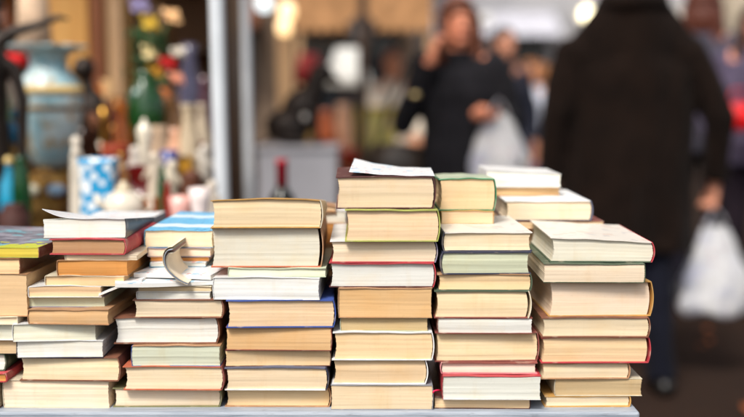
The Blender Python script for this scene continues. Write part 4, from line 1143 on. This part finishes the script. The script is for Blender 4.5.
def person(label, px, d, H, yaw, arms, colors, hair='short', coat='jacket', stride=0.10, turn=0.0, lean=0.0, voxel=.005, build=1.0, px_row=100):
    """arms: dict L/R -> (elbow, wrist, hand dir, palm normal, curl) in local metres at 1.72 m; local facing is -Y"""
    s = H / 1.72
    root = tag(empty('person', (Xp(px, d, px_row), d, 0), yaw), label, 'person', None)
    root.scale = (s, s, s)
    SK, HA, TOP, LEG, SHOE, INN = colors
    Vv = Vector
    hips = {e: Vv((e * .088, 0, .90)) for e in (1, -1)}
    knee = {e: Vv((e * .10, -.03 - e * stride * .55, .49)) for e in (1, -1)}
    ank = {e: Vv((e * .105, .03 - e * stride * 1.1 + (0.0), .085)) for e in (1, -1)}
    shd = {e: Vv((e * .170 * build, lean * .5 + .01, 1.405)) for e in (1, -1)}
    neck0 = Vv((0, lean * .6 + .012, 1.43)); hc = Vv((0, lean - .012, 1.605 + (.085 if coat == 'coat' else 0)))
    Rt = Matrix.Rotation(turn, 3, 'Z')
    def h(x, y, z): return hc + Rt @ Vv((x, y, z))
    m = MB()
    if coat == 'coat':
        shd_b = {e: Vv((e * .19, .01, 1.37)) for e in (1, -1)}
    else: shd_b = shd
    m.ell((0, 0, .93), (.155, .105, .12)).ell((0, lean * .2, 1.08), (.13, .09, .14)).ell((0, lean * .4, 1.27), (.160 * build, .105, .17)).cap(shd_b[1] - Vv((.03, 0, 0)), shd_b[-1] + Vv((.03, 0, 0)), .055, .055)
    m.cap(neck0, h(0, .015, -.06), .056, .050)
    m.ell(h(0, .012, .030), (.074, .092, .084)).ell(h(0, -.025, -.028), (.060, .066, .085)).ell(h(0, -.062, -.090), (.028, .026, .022)).cap(h(0, -.086, .008), h(0, -.106, -.030), .008, .012)
    m.ell(h(0, -.078, .022), (.048, .016, .011)).ell(h(0, -.086, -.060), (.022, .009, .0075))
    for e in (1, -1):
        m.ell(h(e * .074, .008, -.012), (.010, .019, .031))
        m.cap(hips[e], knee[e], .082, .056).cap(knee[e], ank[e], .053, .038).cap(ank[e] + Vv((0, .02, -.04)), ank[e] + Vv((e * .01, -.14, -.055)), .035, .028)
        el, wr, dr, nr, cu = arms['L' if e > 0 else 'R']; el = Vv(el); wr = Vv(wr)
        m.cap(shd_b[e], el, .050, .040).cap(el, wr, .039, .027)
        hand(m, wr + (wr - el).normalized() * .012, dr, nr, (-1 if e > 0 else 1) * arms.get('flip', 1), cu)
    m.remesh('body', M['skin'], root, voxel, 3, SK)
    for e in (1, -1):
        MB().ell(h(e * .031, -.079, .001), (.0125, .010, .0085), None, 12, 8).build('eye', M['tint'], root, color=S(60, 46, 40))
    MB().ell(h(0, -.093, -.060), (.021, .006, .006), None, 12, 8).build('lips', M['skin'], root, color=S(170, 74, 70))
    # hair
    m = MB()
    if hair == 'short':
        m.ell(h(0, .022, .045), (.084, .094, .082)).ell(h(0, .055, -.005), (.074, .056, .072))
    elif hair == 'long':
        m.ell(h(0, .022, .042), (.088, .100, .090)).ell(h(0, .06, -.05), (.085, .055, .12)).cap(h(.074, -.01, .03), h(.092, -.01, -.17), .028, .034).cap(h(-.074, -.01, .03), h(-.092, -.01, -.17), .028, .034).cap(h(.06, .05, -.05), h(.075, .05, -.20), .04, .035).cap(h(-.06, .05, -.05), h(-.075, .05, -.20), .04, .035)
        m.cap(h(.03, -.072, .078), h(-.05, -.068, .060), .020, .022)
    m.remesh('hair', M['hair'], root, .006, 3, HA)
    # trousers
    m = MB()
    m.loft([(.82, 0, 0, .175, .118), (.93, 0, 0, .180, .125), (1.02, 0, 0, .155, .112)])
    for e in (1, -1):
        m.cap(hips[e] + Vv((0, 0, -.02)), knee[e], .094, .070); m.tube([knee[e], ank[e] + Vv((0, .005, -.03))], [.070, .062], 18); m.ell(knee[e], (.070,) * 3)
    m.remesh('trousers', M['wool'], root, .008, 3, LEG)
    for e in (1, -1):
        a = ank[e]
        mm = MB(); mm.ell(a + Vv((0, .03, -.045)), (.042, .05, .040)).ell(a + Vv((e * .008, -.07, -.055)), (.046, .10, .030)).ell(a + Vv((e * .01, -.13, -.060)), (.042, .05, .025))
        mm.remesh('shoe', M['leather'], root, .005, 2, SHOE)
    # upper garment
    m = MB(); th = .022
    if coat == 'coat':
        m.loft([(.56, 0, .0, .285, .175), (.75, 0, 0, .275, .165), (.95, 0, 0, .262, .155), (1.10, 0, lean * .2, .195 * build, .142), (1.28, 0, lean * .4, .202 * build, .142), (1.38, 0, lean * .5, .185 * build, .120), (1.45, 0, lean * .55 + .01, .095, .085), (1.50, 0, lean * .55 + .012, .072, .074)])
    elif coat == 'jacket':
        m.loft([(.84, 0, .0, .190, .135), (.95, 0, 0, .185, .132), (1.08, 0, lean * .2, .165, .120), (1.27, 0, lean * .4, .182 * build, .128), (1.37, 0, lean * .5, .165 * build, .100), (1.415, 0, lean * .55 + .015, .105, .075)])
    bs = 1.18 if coat == 'coat' else 1.0
    sd_ = .055 if coat == 'coat' else .022
    m.cap(shd[1] - Vv((0, 0, sd_)), shd[-1] - Vv((0, 0, sd_)), .072 * bs if coat == 'coat' else .062, .072 * bs if coat == 'coat' else .062)
    if coat == 'coat': m.loft([(1.26, 0, .012, .275, .115), (1.34, 0, .012, .275, .112), (1.40, 0, .012, .272, .112), (1.45, 0, .012, .242, .110), (1.50, 0, .012, .198, .108), (1.55, 0, .012, .145, .105), (1.60, 0, .010, .122, .102)])
    for e in (1, -1):
        el, wr, dr, nr, cu = arms['L' if e > 0 else 'R']; el = Vv(el); wr = Vv(wr)
        big = 1.18 if coat == 'coat' else 1.0
        m.cap(shd[e] - Vv((0, 0, .050 if coat == 'coat' else 0)), el, .068 * big, .058 * big); m.ell(el, (.056 * big,) * 3); m.tube([el, wr - (wr - el).normalized() * .015], [.056 * big, .046 * big], 18)
    m.remesh('coat' if coat == 'coat' else 'jacket', M['wool'], root, .008, 4, TOP)
    for o_ in root.children:
        if o_.name.split('.')[0] in ('coat', 'jacket', 'trousers'):
            nrm_ = [v_.normal.copy() for v_ in o_.data.vertices]
            for i_, v_ in enumerate(o_.data.vertices):
                c_ = v_.co.copy()
                f_ = noise.noise((c_.x * 11 + px, c_.y * 11, c_.z * 2.6)) * .020 + noise.noise((c_.x * 24, c_.y * 24 + px, c_.z * 9)) * .005
                v_.co = c_ + nrm_[i_] * f_
    # collar
    ck = 1.62 if coat == 'coat' else 1.0; cz = .125 if coat == 'coat' else -.040
    if coat == 'coat': cpr = [(.150, 1.535), (.143, 1.565), (.128, 1.625), (.121, 1.625), (.119, 1.57)]
    else: cpr = [(.085, 1.395), (.092, 1.41), (.080, 1.475), (.074, 1.475), (.070, 1.41)]
    MB().lathe(cpr, 36, c=(0, lean * .55 + .012, 0), sy=.86).build('collar', M['wool'], root, color=TOP)
    return root

SKIN = S(205, 140, 112)
relaxed = ((.0, 0, 0),)
def arm_down(e, out=.04, fwd=-.03): return ((e * (.215 + out), .02, 1.13), (e * (.225 + out), fwd, .88), (0, -.12, -1), (-e, 0, 0), .28)
# man in the dark coat, seen from behind
man = person('man seen from behind in long dark brown coat carrying white bag', 630, 4.0, 1.675, R(180),
             {'L': ((.300, .03, 1.12), (.318, .0, .83), (.0, -.05, -1), (-1, 0, 0), .55),
              'R': ((-.365, .03, 1.10), (-.365, -.02, .83), (0, -.05, -1), (1, 0, 0), 1.15)},
             (SKIN, S(60, 46, 38), S(38, 24, 17, .40), S(24, 26, 40, .5), S(18, 16, 16), None), 'short', 'coat', .16, build=1.36)
MB().box(-.006, .006, .168, .178, .60, .84).build('back_vent', M['wool'], man, False, S(24, 18, 16))
# woman on the phone
wom = person('woman in black jacket with auburn hair holding her phone to cheek', 458, 4.4, 1.585, R(-6),
             {'R': ((-.255, -.02, 1.13), (-.125, -.135, 1.425), (.25, .05, 1), (.9, .35, -.1), .55),
              'L': ((.265, .01, 1.15), (.150, -.22, 1.16), (-.35, -.75, .05), (0, .25, 1), .75)},
             (S(234, 152, 118), S(100, 52, 28), S(32, 31, 35), S(24, 24, 30), S(26, 22, 22), S(15, 15, 18)), 'long', 'jacket', .06, turn=R(14))
def local_pt(root, p):
    return Matrix.Translation(root.location) @ root.rotation_euler.to_matrix().to_4x4() @ Matrix.Diagonal((*root.scale, 1)) @ Vector(p)
ph = tag(empty('mobile_phone', local_pt(wom, (-.092, -.112, 1.555)), R(20)), "dark phone held against the woman's cheek", 'phone')
ph.rotation_euler = (R(-8), R(12), R(70))
MB().box(-.036, .036, -.004, .004, -.07, .07).build('case', M['leather'], ph, False, S(20, 20, 24))
MB().box(-.032, .032, -.0052, -.0042, -.06, .062).build('screen', M['glass'], ph, False)
# shoulder bag of the woman, with bright clasp
sb = tag(empty('shoulder_bag', local_pt(wom, (-.30, -.02, .92))), "dark shoulder bag with brass clasp at the woman's side", 'bag')
MB().lathe([(.03, -.10), (.12, -.095), (.135, 0), (.11, .10), (.02, .11)], 28, sy=.4).build('body', M['leather'], sb, color=S(52, 40, 28))
MB().tube([(-.08, 0, .10), (-.02, .0, .30), (.06, .02, .47), (.13, .03, .50)], .010, 8).build('strap', M['leather'], sb, color=S(40, 30, 24))
o = MB().ell((0, 0, 0), (.020, .010, .012)).build('clasp', M['metal'], sb, color=S(255, 224, 160)); cpx = P(415, 95, 4.25); o.location = cpx - sb.location

def carrier(label, px, py_top, d, w, py_bot, seed):
    """thin plastic carrier bag hanging from a hand"""
    k = 1 / PXM(d); rr = random.Random(seed)
    p = P(px, py_top, d); e = tag(empty('plastic_bag', p), label, 'bag', 'white plastic carrier bags')
    Hb = p.z - Zp(py_bot, d); nr = 26; seg = 64
    ph_ = [rr.uniform(0, 6.28) for _ in range(6)]
    v = []; f = []
    for i in range(nr + 1):
        t = i / nr; z = -Hb * (.16 + .84 * t)
        ww = w * k * .5 * (.30 + .70 * min(1, (t / .62)) ** .8) * (1 if t < .88 else 1 - .18 * ((t - .88) / .12) ** 2)
        dp = ww * (.35 + .25 * t)
        for j in range(seg):
            th = 2 * math.pi * j / seg
            fold = 1 + .08 * math.sin(5 * th + ph_[0] + 2 * t) + .06 * math.sin(9 * th + ph_[1] - 3 * t) + .05 * math.sin(14 * th + ph_[2] + 6 * t) + .12 * noise.noise((math.cos(th) * 2 + seed * 7, math.sin(th) * 2, t * 5)) + .06 * noise.noise((math.cos(th) * 6 + seed * 3, math.sin(th) * 6, t * 11))
            v.append(Vector((ww * fold * math.cos(th), dp * fold * math.sin(th), z + .010 * math.sin(3 * th + ph_[3]) * t)))
    for i in range(nr):
        for j in range(seg):
            j2 = (j + 1) % seg; f.append((i * seg + j, i * seg + j2, (i + 1) * seg + j2, (i + 1) * seg + j))
    v.append(Vector((0, 0, -Hb * .985))); c = len(v) - 1
    for j in range(seg): f.append((nr * seg + j, nr * seg + (j + 1) % seg, c))
    mk('sack', v, f, M['bag'], e)
    for s_ in (-1, 1):
        m = MB(); ww = w * k * .16
        m.tube([(-ww, s_ * .012, -Hb * .17), (-ww * .5, s_ * .008, -Hb * .05), (0, s_ * .004, .004), (ww * .5, s_ * .008, -Hb * .05), (ww, s_ * .012, -Hb * .17)], [.016, .010, .007, .010, .016], 8, flat=.3)
        m.build('handle', M['bag'], e)
    return e
carrier("white plastic carrier bag hanging from the man's right hand", 716, 209, 4.02, 66, 314, 1)
carrier("pale plastic carrier bag hanging from the woman's hand", 499, 100, 4.17, 56, 184, 2)

# others in the crowd
person('person with dark hair and dark jacket behind the woman', 503, 7.0, 1.66, R(25),
       {'L': arm_down(1), 'R': arm_down(-1)}, (S(196, 136, 108), S(28, 24, 24), S(40, 42, 54), S(30, 34, 48), S(30, 28, 28), None), 'short', 'jacket', .12)
person('person in white top far between woman and coated man', 534, 10.0, 1.54, R(-20),
       {'L': arm_down(1), 'R': arm_down(-1)}, (S(206, 140, 100), S(120, 70, 36), S(196, 200, 214), S(50, 64, 110), S(40, 36, 36), None), 'short', 'jacket', .10)
person('stall seller in cream top behind the framed painting', 393, 7.4, 1.52, R(10),
       {'L': ((.24, -.02, 1.12), (.16, -.20, 1.0), (-.3, -1, -.2), (0, 0, -1), .4), 'R': arm_down(-1)},
       (S(206, 140, 104), S(150, 84, 50), S(216, 204, 188), S(60, 50, 44), S(40, 36, 36), None), 'short', 'jacket', .04)
person('person in grey jacket with pale collar right of coated man', 700, 5.6, 1.78, R(160),
       {'L': arm_down(1), 'R': arm_down(-1)}, (S(196, 130, 104), S(88, 44, 30), S(74, 72, 84), S(28, 26, 36), S(30, 28, 28), S(220, 220, 224)), 'long', 'jacket', .14)
rbp = person('person in lavender top at right edge holding red bag', 756, 5.2, 1.66, R(-30),
             {'L': arm_down(1), 'R': ((-.25, -.02, 1.12), (-.20, -.17, .98), (.0, -1, -.4), (1, 0, 0), .7)},
             (S(220, 150, 130), S(70, 44, 34), S(84, 76, 96), S(36, 28, 36), S(40, 30, 30), S(190, 178, 210)), 'long', 'jacket', .08)
p = P(738, 116, 4.95)
rg = tag(empty('red_handbag', p), 'bright red handbag at right edge of the scene', 'bag')
MB().lathe([(.02, -.075), (.075, -.07), (.085, -.01), (.07, .06), (.02, .065)], 28, sy=.55).build('body', M['leather'], rg, color=S(222, 10, 18))
MB().tube([(-.05, 0, .055), (-.03, 0, .13), (.03, 0, .13), (.05, 0, .055)], .006, 8).build('handle', M['leather'], rg, color=S(190, 10, 16))

# ------------------------------------------------------------------ setting
def ground():
    n = 24; v = []; f = []
    for i in range(n + 1):
        for j in range(n + 1):
            v.append(((i / n - .5) * 240, -40 + j / n * 240, 0))
    for i in range(n):
        for j in range(n):
            a = i * (n + 1) + j; f.append((a, a + n + 1, a + n + 2, a + 1))
    o = mk('ground', v, f, M['ground'], None, False); o['kind'] = 'structure'
ground()
m = MB(); rr = random.Random(11)
for i in range(160):
    x = rr.uniform(.3, 3.2); y = rr.uniform(3.0, 9.0); a = rr.uniform(0, 6.28); r_ = rr.uniform(.02, .045)
    pts = []
    for (u, w) in ((-1, 0), (-.3, .45), (.5, .38), (1.1, 0), (.5, -.38), (-.3, -.45)):
        pts.append((x + r_ * (u * math.cos(a) - w * math.sin(a)), y + r_ * (u * math.sin(a) + w * math.cos(a)), .006 + .006 * abs(w) + .004 * (u > 0)))
    n0 = len(m.v); m.add(pts, [(0, 1, 2, 3, 4, 5)])
o = m.build('fallen_leaves', M['matte'], None, False, S(150, 78, 30)); o['kind'] = 'stuff'; o['label'] = 'orange fallen leaves scattered over the dark paving'; o['category'] = 'leaves'

def building(label, x0, x1, y, h, wall, trim, shop, seed, glow=None):
    rr = random.Random(seed)
    b = tag(empty('shop_building', ((x0 + x1) / 2, y, 0)), label, 'building')
    w = (x1 - x0) / 2; 
    nb = max(2, int((x1 - x0) / 2.2)); bw = (x1 - x0) / nb
    # wall pieces round real openings
    m = MB()
    m.box(-w, w, .35, 6, 0, h)
    m.box(-w, w, 0, .349, 2.9, 3.6); m.box(-w, w, 0, .349, 5.4, 6.3); m.box(-w, w, 0, .349, 8.0, h)
    for i in range(nb + 1):
        xx = -w + i * bw; e0 = max(-w, xx - .3); e1 = min(w, xx + .3)
        for (za, zb_) in ((0, 2.899), (3.601, 5.399), (6.301, 7.999)): m.box(e0, e1, 0, .349, za, zb_)
    m.build('wall', wall, b, False)
    MB().box(-w - .05, w + .05, -.12, -.002, h - .25, h + .1).build('cornice', trim, b, False)
    for i in range(nb):
        cxx = -w + (i + .5) * bw; hw_ = bw / 2 - .302
        for (za, zb_, nm) in ((.02, 2.895, 'shop_window'), (3.605, 5.395, 'window'), (6.305, 7.995, 'window')):
            fm = MB(); tW = .07
            fm.box(cxx - hw_, cxx - hw_ + tW, .12, .2, za, zb_).box(cxx + hw_ - tW, cxx + hw_, .12, .2, za, zb_).box(cxx - hw_ + tW, cxx + hw_ - tW, .12, .2, za, za + tW).box(cxx - hw_ + tW, cxx + hw_ - tW, .12, .2, zb_ - tW, zb_)
            fm.box(cxx - .025, cxx + .025, .122, .198, za + tW, zb_ - tW)
            wn = fm.build(nm, trim, b, False)
            MB().box(cxx - hw_ + tW, cxx + hw_ - tW, .15, .16, za + tW, zb_ - tW).build('pane', mat_dark if not (glow and nm == 'shop_window' and i in glow) else M['glass'], wn, False)
        if shop:
            a = MB().add([(cxx - hw_ - .1, -.001, 2.85), (cxx + hw_ + .1, -.001, 2.85), (cxx + hw_ + .1, -.95, 2.35), (cxx - hw_ - .1, -.95, 2.35),
                          (cxx - hw_ - .1, -.001, 2.87), (cxx + hw_ + .1, -.001, 2.87), (cxx + hw_ + .1, -.95, 2.37), (cxx - hw_ - .1, -.95, 2.37)],
                         [(0, 1, 2, 3), (4, 7, 6, 5), (0, 4, 5, 1), (1, 5, 6, 2), (2, 6, 7, 3), (3, 7, 4, 0)])
            a.build('awning', M['wool'], b, False, S(*shop[i % len(shop)]))
    return b
mat_dark = mat_plain('dark_window_glass', (.03, .035, .04, 1), .08, 0, .1, 2)
building('brown rendered building at far end of the market', -16, .75, 17, 11, M['brick'], M['darkwood'], [(150, 112, 78), (110, 70, 50)], 1)
building('pale stone building beyond the woman', .85, 6.4, 19, 12, M['stone'], mat_plain('white_trim', (.5, .5, .52, 1), .6), [(186, 186, 196), (204, 196, 184)], 2)
building('cream building at far right of the street', 6.5, 20, 18, 11, M['cream'], M['palewood'], [(120, 60, 40), (170, 150, 130)], 3)

# brown parasol stall far away
d = 11.0
us = tag(empty('market_parasol', (Xp(538, d, 70), d + .5, 0)), 'brown market parasol far behind between woman and man', 'parasol')
k = 1 / PXM(d)
MB().lathe([(42 * k, Zp(80, d)), (43 * k, Zp(76, d)), (20 * k, Zp(64, d)), (3 * k, Zp(58, d))], 8).build('canopy', M['wool'], us, False, S(140, 92, 54))
MB().tube([(0, 0, .05), (0, 0, Zp(60, d))], .025).build('pole', M['palewood'], us)
MB().lathe([(.25, 0), (.25, .05), (.05, .06)], 24).build('base', M['matte'], us, color=S(90, 90, 90))
# street lamps lit far off
for (px, py, dd, lab) in ((587, 14, 12.0, "lit yellow street globe left of the coated man's collar"), (486, 20, 12.5, 'lit white street globe beside the auburn haired woman')):
    p = P(px, py, dd); e = tag(empty('street_lamp', (p.x, dd, 0)), lab, 'street lamp', 'lit globes along the street')
    MB().lathe([(.10, 0), (.10, .3), (.05, .4), (.04, p.z - .18)], 16).build('post', M['matte'], e, color=S(44, 44, 46))
    MB().ell((0, 0, p.z), (.075, .075, .08)).build('globe', M['shopglow'] if px == 587 else M['shade'], e)

# ------------------------------------------------------------------ world, sun, camera
w = bpy.data.worlds.new('World'); sc.world = w; w.use_nodes = True
nt = w.node_tree
sky = nt.nodes.new('ShaderNodeTexSky'); sky.sky_type = 'NISHITA'; sky.sun_disc = False
EL, AZ = R(52), R(205)          # sun behind the camera, a little to the left
sky.sun_elevation = EL; sky.sun_rotation = AZ
sky.dust_density = 4.0; sky.ozone_density = .4; sky.air_density = 1.0
hs = nt.nodes.new('ShaderNodeHueSaturation'); hs.inputs['Saturation'].default_value = .35
bgn = nt.nodes['Background']; bgn.inputs['Strength'].default_value = .075
nt.links.new(sky.outputs[0], hs.inputs['Color']); nt.links.new(hs.outputs[0], bgn.inputs['Color'])
sl = bpy.data.lights.new('sun', 'SUN'); sl.energy = 1.5; sl.angle = R(16); sl.color = (1.0, .94, .85)
so = bpy.data.objects.new('sun', sl); link(so)
dirv = Vector((math.sin(AZ) * math.cos(EL), math.cos(AZ) * math.cos(EL), math.sin(EL)))   # towards the sun
so.rotation_euler = dirv.to_track_quat('Z', 'Y').to_euler(); so.location = dirv * 30

cam = bpy.data.cameras.new('camera'); co = bpy.data.objects.new('camera', cam); link(co)
cam.sensor_fit = 'HORIZONTAL'; cam.sensor_width = 36.0; cam.lens = 36.0 * F / 744.0
co.location = (0, 0, ZC); co.rotation_euler = (R(90) - TILT, 0, 0)
cam.clip_start = .05; cam.clip_end = 600
cam.dof.use_dof = True; cam.dof.focus_distance = 1.225; cam.dof.aperture_fstop = 1.8; cam.dof.aperture_blades = 0
sc.camera = co
vs = sc.view_settings
sc.display_settings.display_device = 'sRGB'
vs.view_transform = 'Standard'; vs.look = 'None'; vs.gamma = 1.0; vs.use_curve_mapping = False; vs.exposure = 1.1
sc.cycles.use_denoising = True
sc.cycles.max_bounces = 8
sc.cycles.sample_clamp_indirect = 8
